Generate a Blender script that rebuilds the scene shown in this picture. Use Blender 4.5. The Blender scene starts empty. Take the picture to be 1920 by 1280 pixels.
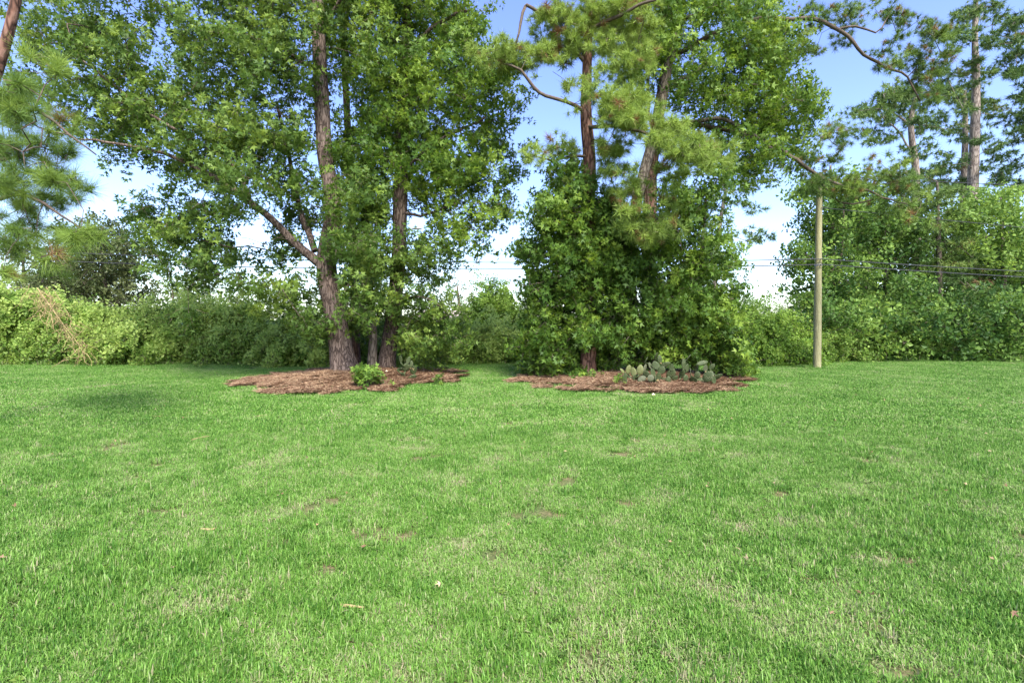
import bpy, math
import numpy as np
from mathutils import Vector, Matrix

# ------------------------------------------------------------------ camera, sky, sun, exposure
sc = bpy.context.scene
COL = sc.collection
CAM_H, FPX, CX, CY, HOR = 1.5, 960.0, 960.0, 640.0, 612.0
PITCH = math.atan((CY - HOR) / FPX)
cam = bpy.data.cameras.new('camera'); cam_ob = bpy.data.objects.new('camera', cam); COL.objects.link(cam_ob)
cam.lens = 18.0; cam.sensor_width = 36.0; cam.clip_start = 0.05; cam.clip_end = 2000
cam_ob.location = (0, 0, CAM_H); cam_ob.rotation_euler = (math.pi / 2 - PITCH, 0, 0)
sc.camera = cam_ob

SUN_EL, SUN_AZ = 50.0, 163.0          # azimuth clockwise from +Y (view direction): behind the camera, to the right
world = bpy.data.worlds.new('World'); sc.world = world; world.use_nodes = True
wn, wl = world.node_tree.nodes, world.node_tree.links
bg = wn['Background']
sky = wn.new('ShaderNodeTexSky'); sky.sky_type = 'NISHITA'; sky.sun_disc = False
sky.sun_elevation = math.radians(SUN_EL); sky.sun_rotation = math.radians(SUN_AZ)
sky.air_density = 1.0; sky.dust_density = 1.3; sky.ozone_density = 1.6; sky.altitude = 0
hs_ = wn.new('ShaderNodeHueSaturation'); hs_.inputs['Saturation'].default_value = 1.16; hs_.inputs['Hue'].default_value = 0.521
wl.new(sky.outputs['Color'], hs_.inputs['Color']); wl.new(hs_.outputs[0], bg.inputs['Color'])
bg.inputs['Strength'].default_value = 0.128
sun = bpy.data.lights.new('sun', 'SUN'); sun.energy = 3.1; sun.angle = math.radians(18.0); sun.color = (1.0, 0.955, 0.88)
sun_ob = bpy.data.objects.new('sun', sun); COL.objects.link(sun_ob)
a, e = math.radians(SUN_AZ), math.radians(SUN_EL)
sd = Vector((math.sin(a) * math.cos(e), math.cos(a) * math.cos(e), math.sin(e)))
sun_ob.rotation_euler = sd.to_track_quat('Z', 'Y').to_euler(); sun_ob.location = (10, -10, 30)
sc.view_settings.view_transform = 'Standard'; sc.view_settings.look = 'None'
sc.view_settings.gamma = 1.0; sc.view_settings.exposure = 1.84; sc.view_settings.use_curve_mapping = False
sc.cycles.max_bounces = 8; sc.cycles.diffuse_bounces = 4; sc.cycles.transmission_bounces = 4; sc.cycles.transparent_max_bounces = 4
sc.cycles.caustics_reflective = False; sc.cycles.caustics_refractive = False

# ------------------------------------------------------------------ helpers
CP, SP = math.cos(PITCH), math.sin(PITCH)

def at(px, py, d):
    """the point at depth d (metres along the view's ground direction) seen at a place of the photograph"""
    r, v = (px - CX) / FPX, (CY - py) / FPX
    dy, dz = CP + v * SP, -SP + v * CP
    k = d / dy
    return np.array([r * k, d, CAM_H + dz * k])

def ground(px, py):
    v = (CY - py) / FPX
    dy, dz = CP + v * SP, -SP + v * CP
    k = -CAM_H / dz
    return np.array([(px - CX) / FPX * k, dy * k, 0.0])

def vnoise(x, y, z=0.0, seed=0):
    """smooth value noise 0..1"""
    x, y, z = np.broadcast_arrays(np.asarray(x, float), np.asarray(y, float), np.asarray(z, float))
    xi, yi, zi = np.floor(x).astype(np.int64), np.floor(y).astype(np.int64), np.floor(z).astype(np.int64)
    xf, yf, zf = x - xi, y - yi, z - zi
    xf, yf, zf = xf * xf * (3 - 2 * xf), yf * yf * (3 - 2 * yf), zf * zf * (3 - 2 * zf)
    def h(i, j, k):
        n = (i * 374761393 + j * 668265263 + k * 2147483647 + seed * 1274126177) & 0xffffffff
        n = ((n ^ (n >> 13)) * 1274126177) & 0xffffffff
        return ((n ^ (n >> 16)) & 0xffff) / 65535.0
    c = 0
    for dx in (0, 1):
        for dy in (0, 1):
            for dz in (0, 1):
                w = (xf if dx else 1 - xf) * (yf if dy else 1 - yf) * (zf if dz else 1 - zf)
                c = c + w * h(xi + dx, yi + dy, zi + dz)
    return c

def fbm(x, y, z=0.0, seed=0, oct=4):
    s, a, t = 0, 1.0, 0
    for i in range(oct):
        s = s + a * vnoise(np.asarray(x) * 2 ** i, np.asarray(y) * 2 ** i, np.asarray(z) * 2 ** i, seed + i * 7)
        t += a; a *= 0.5
    return s / t

# beds: centre x, centre y, radius x, radius y, height
BEDS = [(-4.3, 14.6, 2.0, 2.25, 0.16), (3.35, 14.3, 2.2, 2.1, 0.15)]

def bed_r(x, y, b):
    cx, cy, rx, ry, h = b
    return np.hypot((x - cx) / rx, (y - cy) / ry) + 0.22 * (fbm(x * 0.9, y * 0.9, 0, 5) - 0.5)

def ground_h(x, y):
    x, y = np.asarray(x, float), np.asarray(y, float)
    h = 0.05 * (fbm(x * 0.25, y * 0.25, 0, 3, 2) - 0.5) * np.clip((np.hypot(x, y) - 1) / 3, 0, 1)
    for b in BEDS:
        h = h + b[4] * np.clip(1.06 - bed_r(x, y, b) ** 2, 0, 1)
    return h

def tag(o, label=None, cat=None, group=None, kind=None):
    if label: o['label'] = label
    if cat: o['category'] = cat
    if group: o['group'] = group
    if kind: o['kind'] = kind
    return o

def np_mesh(name, V, F, mats, mi=None, smooth=False, attrs=None):
    """V (n,3), F list of (m,k) arrays of one face size each"""
    me = bpy.data.meshes.new(name)
    V = np.asarray(V, np.float32)
    if not isinstance(F, list): F = [F]
    F = [np.asarray(f, np.int32) for f in F if len(f)]
    nl = sum(f.size for f in F); nf = sum(len(f) for f in F)
    me.vertices.add(len(V)); me.vertices.foreach_set('co', V.ravel())
    me.loops.add(nl); me.polygons.add(nf)
    me.loops.foreach_set('vertex_index', np.concatenate([f.ravel() for f in F]))
    tot = np.concatenate([np.full(len(f), f.shape[1], np.int32) for f in F])
    me.polygons.foreach_set('loop_start', np.concatenate([[0], np.cumsum(tot)[:-1]]).astype(np.int32))
    me.polygons.foreach_set('loop_total', tot)
    me.polygons.foreach_set('use_smooth', np.full(nf, bool(smooth)))
    if mi is not None: me.polygons.foreach_set('material_index', np.asarray(mi, np.int32))
    for k, v in (attrs or {}).items():
        at_ = me.attributes.new(k, 'FLOAT', 'POINT'); at_.data.foreach_set('value', np.asarray(v, np.float32))
    for m in (mats if isinstance(mats, (list, tuple)) else [mats]): me.materials.append(m)
    me.update(); me.validate()
    return me

def link(name, me, parent=None, loc=(0, 0, 0)):
    o = bpy.data.objects.new(name, me); COL.objects.link(o)
    o.location = loc
    if parent is not None: o.parent = parent
    return o

def empty(name, loc, label, cat, group=None):
    o = bpy.data.objects.new(name, None); COL.objects.link(o); o.location = loc; o.empty_display_size = 0.2
    return tag(o, label, cat, group)

def unit(v):
    return v / np.maximum(np.linalg.norm(v, axis=-1, keepdims=True), 1e-9)

def frames(dirs, spin):
    """rotation matrices whose z axis is dirs, spun by spin"""
    z = unit(dirs)
    up = np.where(np.abs(z[:, 2:3]) > 0.95, np.array([[1.0, 0, 0]]), np.array([[0, 0, 1.0]]))
    x = unit(np.cross(up, z)); y = np.cross(z, x)
    c, s = np.cos(spin)[:, None], np.sin(spin)[:, None]
    return np.stack([x * c + y * s, -x * s + y * c, z], axis=2)

# ------------------------------------------------------------------ materials
def nodes_of(name):
    m = bpy.data.materials.new(name); m.use_nodes = True
    nt = m.node_tree; nt.nodes.clear()
    out = nt.nodes.new('ShaderNodeOutputMaterial')
    return m, nt, out

def ramp(nt, stops, fac):
    r = nt.nodes.new('ShaderNodeValToRGB')
    while len(r.color_ramp.elements) < len(stops): r.color_ramp.elements.new(0.5)
    for el, (p, c) in zip(r.color_ramp.elements, stops): el.position = p; el.color = (*c, 1)
    nt.links.new(fac, r.inputs[0]); return r.outputs[0]

def noise(nt, scale, detail=4, vec=None, rough=0.55):
    n = nt.nodes.new('ShaderNodeTexNoise'); n.inputs['Scale'].default_value = scale; n.inputs['Detail'].default_value = detail
    n.inputs['Roughness'].default_value = rough
    if vec is not None: nt.links.new(vec, n.inputs['Vector'])
    return n.outputs['Fac']

def leaf_mat(name, stops, trans=0.42, rough=0.5, attr='GEOMETRY', world_noise=0.0):
    m, nt, out = nodes_of(name)
    a = nt.nodes.new('ShaderNodeAttribute'); a.attribute_name = 'tint'; a.attribute_type = attr
    fac = a.outputs['Fac']
    c = ramp(nt, stops, fac)
    p = nt.nodes.new('ShaderNodeBsdfPrincipled'); p.inputs['Roughness'].default_value = rough
    p.inputs['Specular IOR Level'].default_value = 0.22
    nt.links.new(c, p.inputs['Base Color'])
    t = nt.nodes.new('ShaderNodeBsdfTranslucent')
    hs = nt.nodes.new('ShaderNodeHueSaturation'); hs.inputs['Hue'].default_value = 0.485; hs.inputs['Saturation'].default_value = 1.05; hs.inputs['Value'].default_value = 1.5
    nt.links.new(c, hs.inputs['Color']); nt.links.new(hs.outputs[0], t.inputs['Color'])
    mx = nt.nodes.new('ShaderNodeMixShader'); mx.inputs[0].default_value = trans
    nt.links.new(p.outputs[0], mx.inputs[1]); nt.links.new(t.outputs[0], mx.inputs[2])
    nt.links.new(mx.outputs[0], out.inputs['Surface'])
    return m

def bark_mat(name, dark, mid, light, scale=14.0, bump=0.6, stretch=0.22):
    m, nt, out = nodes_of(name)
    tc = nt.nodes.new('ShaderNodeTexCoord'); mp = nt.nodes.new('ShaderNodeMapping'); mp.inputs['Scale'].default_value = (1, 1, stretch)
    nt.links.new(tc.outputs['Object'], mp.inputs[0])
    v = nt.nodes.new('ShaderNodeTexVoronoi'); v.feature = 'DISTANCE_TO_EDGE'; v.inputs['Scale'].default_value = scale
    wn_ = nt.nodes.new('ShaderNodeTexNoise'); wn_.inputs['Scale'].default_value = scale * 0.6; nt.links.new(mp.outputs[0], wn_.inputs['Vector'])
    mixv = nt.nodes.new('ShaderNodeMix'); mixv.data_type = 'VECTOR'; mixv.inputs['Factor'].default_value = 0.16
    nt.links.new(mp.outputs[0], mixv.inputs[4]); nt.links.new(wn_.outputs['Color'], mixv.inputs[5]); nt.links.new(mixv.outputs[1], v.inputs['Vector'])
    mr = nt.nodes.new('ShaderNodeMapRange'); mr.inputs[1].default_value = 0.0; mr.inputs[2].default_value = 0.22
    nt.links.new(v.outputs['Distance'], mr.inputs[0])
    n2 = noise(nt, scale * 2.5, 6, mp.outputs[0], 0.7)
    mul = nt.nodes.new('ShaderNodeMath'); mul.operation = 'MULTIPLY'; nt.links.new(mr.outputs[0], mul.inputs[0]); nt.links.new(n2, mul.inputs[1])
    c = ramp(nt, [(0.0, dark), (0.3, mid), (0.75, light)], mul.outputs[0])
    p = nt.nodes.new('ShaderNodeBsdfPrincipled'); p.inputs['Roughness'].default_value = 0.9; p.inputs['Specular IOR Level'].default_value = 0.15
    nt.links.new(c, p.inputs['Base Color'])
    b = nt.nodes.new('ShaderNodeBump'); b.inputs['Strength'].default_value = bump; b.inputs['Distance'].default_value = 0.03
    nt.links.new(mul.outputs[0], b.inputs['Height']); nt.links.new(b.outputs[0], p.inputs['Normal'])
    nt.links.new(p.outputs[0], out.inputs['Surface'])
    return m

def plain_mat(name, c1, c2, scale=8.0, rough=0.8, bump=0.2, stretch=(1, 1, 1)):
    m, nt, out = nodes_of(name)
    tc = nt.nodes.new('ShaderNodeTexCoord'); mp = nt.nodes.new('ShaderNodeMapping'); mp.inputs['Scale'].default_value = stretch
    nt.links.new(tc.outputs['Object'], mp.inputs[0])
    f = noise(nt, scale, 6, mp.outputs[0], 0.65)
    c = ramp(nt, [(0.3, c1), (0.7, c2)], f)
    p = nt.nodes.new('ShaderNodeBsdfPrincipled'); p.inputs['Roughness'].default_value = rough; p.inputs['Specular IOR Level'].default_value = 0.25
    nt.links.new(c, p.inputs['Base Color'])
    b = nt.nodes.new('ShaderNodeBump'); b.inputs['Strength'].default_value = bump; b.inputs['Distance'].default_value = 0.02
    nt.links.new(f, b.inputs['Height']); nt.links.new(b.outputs[0], p.inputs['Normal'])
    nt.links.new(p.outputs[0], out.inputs['Surface'])
    return m

M = {}
M['gum'] = leaf_mat('sweetgum_leaf', [(0.0, (0.043, 0.094, 0.014)), (0.5, (0.093, 0.176, 0.026)), (1.0, (0.227, 0.330, 0.049))])
M['gum_dark'] = leaf_mat('shade_leaf', [(0.0, (0.046, 0.091, 0.017)), (0.5, (0.092, 0.165, 0.030)), (1.0, (0.215, 0.303, 0.056))])
M['vine'] = leaf_mat('vine_leaf', [(0.0, (0.052, 0.106, 0.020)), (0.5, (0.157, 0.259, 0.046)), (1.0, (0.345, 0.444, 0.116))])
M['wood_leaf'] = leaf_mat('woodland_leaf', [(0.0, (0.040, 0.092, 0.021)), (0.5, (0.094, 0.178, 0.035)), (1.0, (0.209, 0.322, 0.069))])
M['grey_leaf'] = leaf_mat('grey_green_leaf', [(0.0, (0.040, 0.061, 0.021)), (0.5, (0.075, 0.099, 0.032)), (1.0, (0.149, 0.168, 0.064))], 0.25)
M['bright_leaf'] = leaf_mat('bright_leaf', [(0.0, (0.059, 0.123, 0.020)), (0.5, (0.128, 0.228, 0.033)), (1.0, (0.237, 0.351, 0.064))])
M['needle'] = leaf_mat('pine_needle', [(0.0, (0.048, 0.097, 0.019)), (0.45, (0.111, 0.188, 0.033)), (0.9, (0.269, 0.366, 0.072)), (0.96, (0.192, 0.151, 0.062)), (1.0, (0.192, 0.097, 0.041))], 0.25, 0.5)
M['needle_far'] = leaf_mat('far_pine_needle', [(0.0, (0.037, 0.080, 0.024)), (0.5, (0.090, 0.160, 0.040)), (0.9, (0.190, 0.274, 0.066)), (1.0, (0.148, 0.091, 0.044))], 0.2, 0.5)
M['bark_gum'] = bark_mat('furrowed_bark', (0.032, 0.023, 0.019), (0.115, 0.083, 0.066), (0.24, 0.185, 0.155), 16)
M['bark_pine'] = bark_mat('pine_bark', (0.035, 0.020, 0.015), (0.14, 0.072, 0.050), (0.27, 0.165, 0.125), 12)
M['bark_grey'] = bark_mat('grey_bark', (0.035, 0.028, 0.022), (0.11, 0.09, 0.07), (0.22, 0.19, 0.15), 14, 0.4)
M['bark_pale'] = bark_mat('pale_pine_bark', (0.09, 0.07, 0.06), (0.21, 0.175, 0.15), (0.34, 0.29, 0.25), 10, 0.4)
M['twig'] = plain_mat('twig_bark', (0.045, 0.033, 0.024), (0.13, 0.10, 0.075), 20)
M['core'] = plain_mat('shade_core', (0.012, 0.022, 0.008), (0.035, 0.05, 0.018), 6, 0.95, 1.0)  # near-black green, deep shade between the leaves put into the colour
M['dead'] = plain_mat('dead_twig', (0.17, 0.12, 0.06), (0.36, 0.28, 0.13), 10)

# ------------------------------------------------------------------ foliage prototypes (vertices, triangles, tint, material index)
def leaf3(size, r):
    """star leaf: three broad pointed lobes that share a middle, folded a little"""
    v, f = [], []
    for k, ang in enumerate((-1.15, 0.0, 1.15)):
        L = size * (1.0 if k == 1 else 0.85); w = size * 0.25
        z = r.uniform(-0.18, 0.18) * size
        b = len(v); c, s_ = math.cos(ang), math.sin(ang)
        v += [(-w * c, size * 0.22 + w * s_, 0), (w * c, size * 0.22 - w * s_, 0), (L * s_, size * 0.22 + L * c, z)]
        f += [(b, b + 1, b + 2)]
    return np.array(v), np.array(f)

def leaf2(size, r, w=0.36):
    z = r.uniform(0.05, 0.25) * size
    return np.array([(0, 0, 0), (-size * w, size * 0.5, z), (0, size, -0.1 * size), (size * w, size * 0.5, z)]), np.array([(0, 2, 1), (0, 3, 2)])

def sprig(kind, n, length, size, seed, twig=True):
    r = np.random.default_rng(seed)
    V, F, T, MI = [], [], [], []; nv = 0
    def add(v, f, t, m):
        nonlocal nv
        V.append(v); F.append(f + nv); T.append(np.full(len(v), t)); MI.append(np.full(len(f), m)); nv += len(v)
    if twig:
        add(np.array([(-0.006, 0, 0), (0.006, 0, 0), (0, 0, length)]), np.array([(0, 1, 2)]), 0.5, 1)
    for i in range(n):
        h = length * (0.15 + 0.85 * (i + r.random()) / n)
        ang = i * 2.4 + r.uniform(-0.4, 0.4)
        s = size * r.uniform(0.65, 1.2)
        v, f = (leaf3 if kind == 'star' else leaf2)(s, r)
        v = v + np.array([0, size * 0.35, 0])
        el = r.uniform(-0.6, 0.9)
        R = (Matrix.Rotation(ang, 3, 'Z') @ Matrix.Rotation(el, 3, 'X') @ Matrix.Rotation(r.uniform(-0.7, 0.7), 3, 'Y'))
        add(v @ np.array(R).T + np.array([0, 0, h]), f, np.clip(r.normal(0, 0.16), -0.3, 0.3), 0)
    return dict(V=np.concatenate(V), F=np.concatenate(F), T=np.concatenate(T), M=np.concatenate(MI))

def tuft(n, L, w, seed, twig=0.14, spread=1.15):
    """brush of pine needles round the end of a twig"""
    r = np.random.default_rng(seed)
    V, F, T, MI = [(-.008, 0, -twig), (.008, 0, -twig), (0, 0, twig * 0.4)], [(0, 1, 2)], [0.5] * 3, [1]
    for i in range(n):
        th = spread * math.sqrt(r.random()) * 1.25
        ph = r.uniform(0, 2 * math.pi)
        d = np.array([math.sin(th) * math.cos(ph), math.sin(th) * math.sin(ph), math.cos(th)])
        b = np.array([0, 0, r.uniform(-0.5, 0.3) * twig])
        side = unit(np.cross(d, r.normal(size=3))) * w / 2
        l = L * r.uniform(0.7, 1.05)
        tip = b + d * l + np.array([0, 0, -0.1 * l * math.sin(th)])
        k = len(V); V += [b - side, b + side, tip]; F.append((k, k + 1, k + 2)); t = r.normal(0, 0.06); T += [t] * 3; MI.append(0)
    return dict(V=np.array(V), F=np.array(F), T=np.array(T), M=np.array(MI))

P_STAR = [sprig('star', 11, 0.40, 0.112, s) for s in range(5)]
P_STAR_S = [sprig('star', 9, 0.34, 0.15, 20 + s) for s in range(4)]
P_OVAL = [sprig('oval', 11, 0.38, 0.11, 40 + s) for s in range(5)]
P_FAR = [sprig('oval', 11, 0.55, 0.185, 60 + s) for s in range(5)]
P_TUFT = [tuft(64, 0.23, 0.011, 80 + s) for s in range(5)]
P_TUFT_NEAR = [tuft(110, 0.23, 0.0048, 90 + s) for s in range(5)]
P_TUFT_FAR = [tuft(24, 0.34, 0.034, 100 + s, spread=1.0) for s in range(4)]

def scatter(name, protos, pos, dirs, scl, tint, mats, parent, seed=0, kind=None):
    r = np.random.default_rng(seed)
    n = len(pos); which = r.integers(0, len(protos), n)
    Vs, Fs, Ts, Ms = [], [], [], []; off = 0
    R = frames(dirs, r.uniform(0, 6.283, n))
    org = np.array(parent.location) if parent is not None else np.zeros(3)
    for k, pr in enumerate(protos):
        ix = np.nonzero(which == k)[0]
        if not len(ix): continue
        V = np.einsum('nij,vj->nvi', R[ix], pr['V']) * scl[ix][:, None, None] + (pos[ix] - org)[:, None, :]
        nv = len(pr['V'])
        F = pr['F'][None] + (np.arange(len(ix)) * nv)[:, None, None] + off
        Vs.append(V.reshape(-1, 3)); Fs.append(F.reshape(-1, 3)); Ts.append(np.clip(pr['T'][None] + tint[ix][:, None], 0, 1).ravel())
        Ms.append(np.tile(pr['M'], len(ix))); off += nv * len(ix)
    me = np_mesh(name, np.concatenate(Vs), np.concatenate(Fs), mats, np.concatenate(Ms), attrs={'tint': np.concatenate(Ts)})
    o = link(name, me, parent)
    if kind: o['kind'] = kind
    return o

# ------------------------------------------------------------------ trunks and branches
def smooth_path(pts, rad, step):
    """Catmull-Rom through the points"""
    P = np.asarray(pts, float); R = np.asarray(rad, float)
    Pe = np.vstack([2 * P[0] - P[1], P, 2 * P[-1] - P[-2]]); out, ro = [], []
    for i in range(len(P) - 1):
        p0, p1, p2, p3 = Pe[i:i + 4]
        n = max(2, int(np.linalg.norm(p2 - p1) / step))
        for t in np.arange(n) / n:
            out.append(0.5 * ((2 * p1) + (p2 - p0) * t + (2 * p0 - 5 * p1 + 4 * p2 - p3) * t * t + (3 * p1 - p0 - 3 * p2 + p3) * t ** 3))
            ro.append(R[i] * (1 - t) + R[i + 1] * t)
    out.append(P[-1]); ro.append(R[-1])
    return np.array(out), np.array(ro)

def trunk_mesh(name, path, rad, mat, sides=20, rough=0.06, flare=0.0, org=(0, 0, 0), seed=0):
    n = len(path)
    tan = unit(np.gradient(path, axis=0))
    ref = np.array([0.0, 1.0, 0.02]) if np.abs(tan[:, 2]).mean() > 0.5 else np.array([0, 0, 1.0])
    x = unit(np.cross(np.tile(ref, (n, 1)), tan)); y = np.cross(tan, x)
    th = np.arange(sides) / sides * 2 * math.pi
    cs, sn = np.cos(th), np.sin(th)
    arc = np.concatenate([[0], np.cumsum(np.linalg.norm(np.diff(path, axis=0), axis=1))])
    A, S = np.meshgrid(th, arc)
    rr = np.tile(rad[:, None], (1, sides))
    k = 3.2 if sides >= 24 else 1.6
    nz = fbm(np.cos(A) * k + 5, np.sin(A) * k + 5, S * 0.9, seed) - 0.5
    ridge = np.abs(vnoise(np.cos(A) * 5 + 9, np.sin(A) * 5 + 9, S * 1.6, seed + 3) - 0.5)
    rr = rr * (1 + rough * 1.6 * nz + rough * 1.2 * (ridge - 0.2))
    if flare:
        lob = 0.5 + 0.5 * np.sin(A * 5 + seed) * 0.7
        rr = rr * (1 + flare * np.exp(-S / 0.28) * (0.6 + 0.8 * lob))
    V = path[:, None, :] + x[:, None, :] * (cs * rr)[..., None] + y[:, None, :] * (sn * rr)[..., None] - np.asarray(org)
    idx = np.arange(n * sides).reshape(n, sides)
    a_, b_ = idx[:-1], idx[1:]
    F = np.stack([a_, np.roll(a_, -1, 1), np.roll(b_, -1, 1), b_], -1).reshape(-1, 4)
    V = V.reshape(-1, 3); V = np.vstack([V, path[-1] - np.asarray(org)])
    top = idx[-1]; cap = np.stack([top, np.roll(top, -1), np.full(sides, len(V) - 1)], -1)
    return np_mesh(name, V, [F, cap], mat, smooth=True)

def frusta(p0, p1, r0, r1, sides=5):
    d = unit(p1 - p0); R = frames(d, np.zeros(len(d)))
    th = np.arange(sides) / sides * 2 * math.pi
    ring = np.stack([np.cos(th), np.sin(th), np.zeros(sides)], 1)
    w = np.einsum('nij,sj->nsi', R, ring)
    A = p0[:, None] + w * r0[:, None, None]; B = p1[:, None] + w * r1[:, None, None]
    V = np.concatenate([A, B], 1).reshape(-1, 3)
    b = (np.arange(len(p0)) * 2 * sides)[:, None]; s = np.arange(sides)[None]; s2 = (s + 1) % sides
    F = np.stack([b + s, b + s2, b + s2 + sides, b + s + sides], -1).reshape(-1, 4)
    return V, F

def sample_blobs(blobs, depth, rz, gap, dens, r):
    out = []
    for bl in blobs:
        px, py, rx, ry = bl[:4]; w = bl[4] if len(bl) > 4 else 1.0; dd = depth + (bl[5] if len(bl) > 5 else 0)
        area = math.pi * rx * ry * (dd / FPX) ** 2
        n = int(area * dens * w + r.random())
        for _ in range(n):
            for _t in range(6):
                q, t = math.sqrt(r.random()), r.uniform(0, 6.283)
                u = r.uniform(-1, 1) * rz * math.sqrt(max(0.1, 1 - 0.6 * q * q))
                p = at(px + rx * q * math.cos(t), py + ry * q * math.sin(t), dd + u)
                if p[2] > 0.15 and (not out or np.min(np.linalg.norm(np.array(out) - p, axis=1)) > gap):
                    out.append(p); break
    return np.array(out)

def build_tree(name, label, cat, base, mains, clusters, protos, leafm, barkm, r, sprigs=15, rc=0.45, scl=1.0, tip=0.006,
               trunk_sides=22, flare=0.25, group=None, droop=0.25, tint=(0.45, 0.16), seg=0.4, upness=0.5, crown='crown', rough=0.06, flat=1.0, brown=0.0, limbm=None):
    """mains: [(part name, points, radii)], first is the trunk; clusters: centres of leaf clumps the branches grow out to"""
    root = empty(name, tuple(base), label, cat, group)
    nodes, par, fixed = [], [], []
    for k, (pn, pts, rad) in enumerate(mains):
        path, rr = smooth_path(pts, rad, 0.22)
        if k and len(path) > 6:
            wob = np.cumsum(r.normal(0, 0.022, (len(path), 3)), axis=0); wob -= np.linspace(0, 1, len(path))[:, None] * wob[-1]; path = path + wob
        o = link(pn, trunk_mesh(pn, path, rr, (limbm or barkm) if k else barkm, trunk_sides if k == 0 else max(8, trunk_sides // 2), rough, flare if k == 0 else 0, base, seed=len(nodes)), root)
        st = len(nodes)
        pr = -1
        if st:
            pr = int(np.argmin(np.linalg.norm(np.array(nodes) - path[0], axis=1)))
        for j in range(len(path)):
            nodes.append(path[j]); par.append(pr if j == 0 else st + j - 1); fixed.append(rr[j])
    nm = len(nodes)
    if len(clusters):
        MN = np.array(nodes)
        dist = np.array([np.min(np.linalg.norm(MN - c, axis=1)) for c in clusters])
        zc0 = base[2]
        for ci in np.argsort(dist):
            c = clusters[ci]; N = np.array(nodes)
            d = np.linalg.norm(N - c, axis=1)
            cost = d + upness * np.maximum(0, N[:, 2] - c[2] + 0.1) + 3.0 * (N[:, 2] < base[2] + 0.35)
            b = int(np.argmin(cost)); p0 = N[b]; L = d[b]
            n = max(1, int(L / seg))
            out_d = unit((c - p0) * np.array([1, 1, 0.3]) + 1e-6)
            ctrl = p0 + out_d * L * 0.5 + np.array([0, 0, 0.16 * L]) + r.normal(0, 0.07 * L, 3)
            pr = b
            for j in range(1, n + 1):
                t = j / n
                q = p0 * (1 - t) ** 2 + ctrl * 2 * t * (1 - t) + c * t * t
                if j < n: q = q + r.normal(0, 0.035 * min(L, 2.0), 3)
                nodes.append(q); par.append(pr); fixed.append(0); pr = len(nodes) - 1
        N = np.array(nodes); par_a = np.array(par); ex = 2.35
        area = np.zeros(len(N)); has = np.zeros(len(N), bool)
        for i in range(len(N) - 1, nm - 1, -1):
            if not has[i]: area[i] = tip ** ex
            p = par_a[i]; area[p] += area[i]; has[p] = True
        rad = area ** (1 / ex)
        for i in range(nm, len(N)):
            p = par_a[i]; cap = fixed[p] if p < nm else rad[p]
            rad[i] = min(rad[i], cap * (0.75 if p < nm else 1.0))
        ix = np.arange(nm, len(N)); pi = par_a[ix]
        r0 = np.where(pi < nm, rad[ix], rad[pi])
        r0 = np.minimum(r0, rad[ix] * 1.6)
        V, F = frusta(N[pi], N[ix], r0, rad[ix])
        tag(link('branches', np_mesh('branches', V - np.array(base), F, limbm or barkm, smooth=True), root), kind='stuff')
        # leaf clumps
        m = len(clusters); k = r.poisson(sprigs, m).clip(3)
        own = np.repeat(np.arange(m), k); n = len(own)
        off = unit(r.normal(size=(n, 3))) * (r.random((n, 1)) ** 0.5) * rc * np.array([1, 1, 0.72 * flat])
        off *= r.uniform(0.75, 1.25, m)[own][:, None]
        pos = clusters[own] + off
        ctr = clusters.mean(axis=0)
        dirs = unit(off) * 0.8 + unit(pos - ctr) * 0.35 + r.normal(0, 0.4, (n, 3)) + np.array([0, 0, -droop])
        ct = r.normal(tint[0], tint[1], m)
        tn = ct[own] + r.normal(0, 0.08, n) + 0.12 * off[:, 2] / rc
        if brown:
            tn = np.where(r.random(n) < brown, 1.0, np.minimum(tn, 0.78))
        keep = (pos[:, 2] > 0.06) & ~(open_view(pos) & (r.random(len(pos)) < 0.93))
        pos, dirs, tn = pos[keep], dirs[keep], tn[keep]; n = len(pos)
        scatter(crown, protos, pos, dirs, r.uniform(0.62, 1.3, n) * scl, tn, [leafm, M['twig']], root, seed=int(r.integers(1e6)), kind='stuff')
    return root

# where the photograph shows bare trunk or limb, the leaves grow behind it, not in front: (x0, y0, x1, y1, depth)
OPEN = [(583, 66, 626, 255, 15.2), (600, 500, 645, 560, 15.2), (612, 585, 680, 705, 15.2), (480, 375, 605, 492, 14.9), (730, 335, 768, 432, 16.6), (706, 585, 752, 692, 16.6),
        (684, 590, 710, 692, 16.1), (1084, 190, 1122, 335, 14.8), (1080, 672, 1124, 706, 14.8), (1200, 325, 1238, 405, 17.3), (1178, 535, 1204, 600, 16.8), (1196, 270, 1230, 335, 16.8), (1228, 120, 1264, 190, 16.8), (955, 120, 1090, 205, 14.4)]
def open_view(P_):
    """True for points that would hang in front of a bare stretch of trunk"""
    z = P_[:, 2] - CAM_H; fy = P_[:, 1] * CP - z * SP; v = (P_[:, 1] * SP + z * CP) / fy
    px, py = CX + P_[:, 0] / fy * FPX, CY - v * FPX
    k = np.zeros(len(P_), bool)
    for x0, y0, x1, y1, d in OPEN: k |= (px > x0) & (px < x1) & (py > y0) & (py < y1) & (P_[:, 1] < d)
    return k

def rgen(s): return np.random.default_rng(s)

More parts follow.
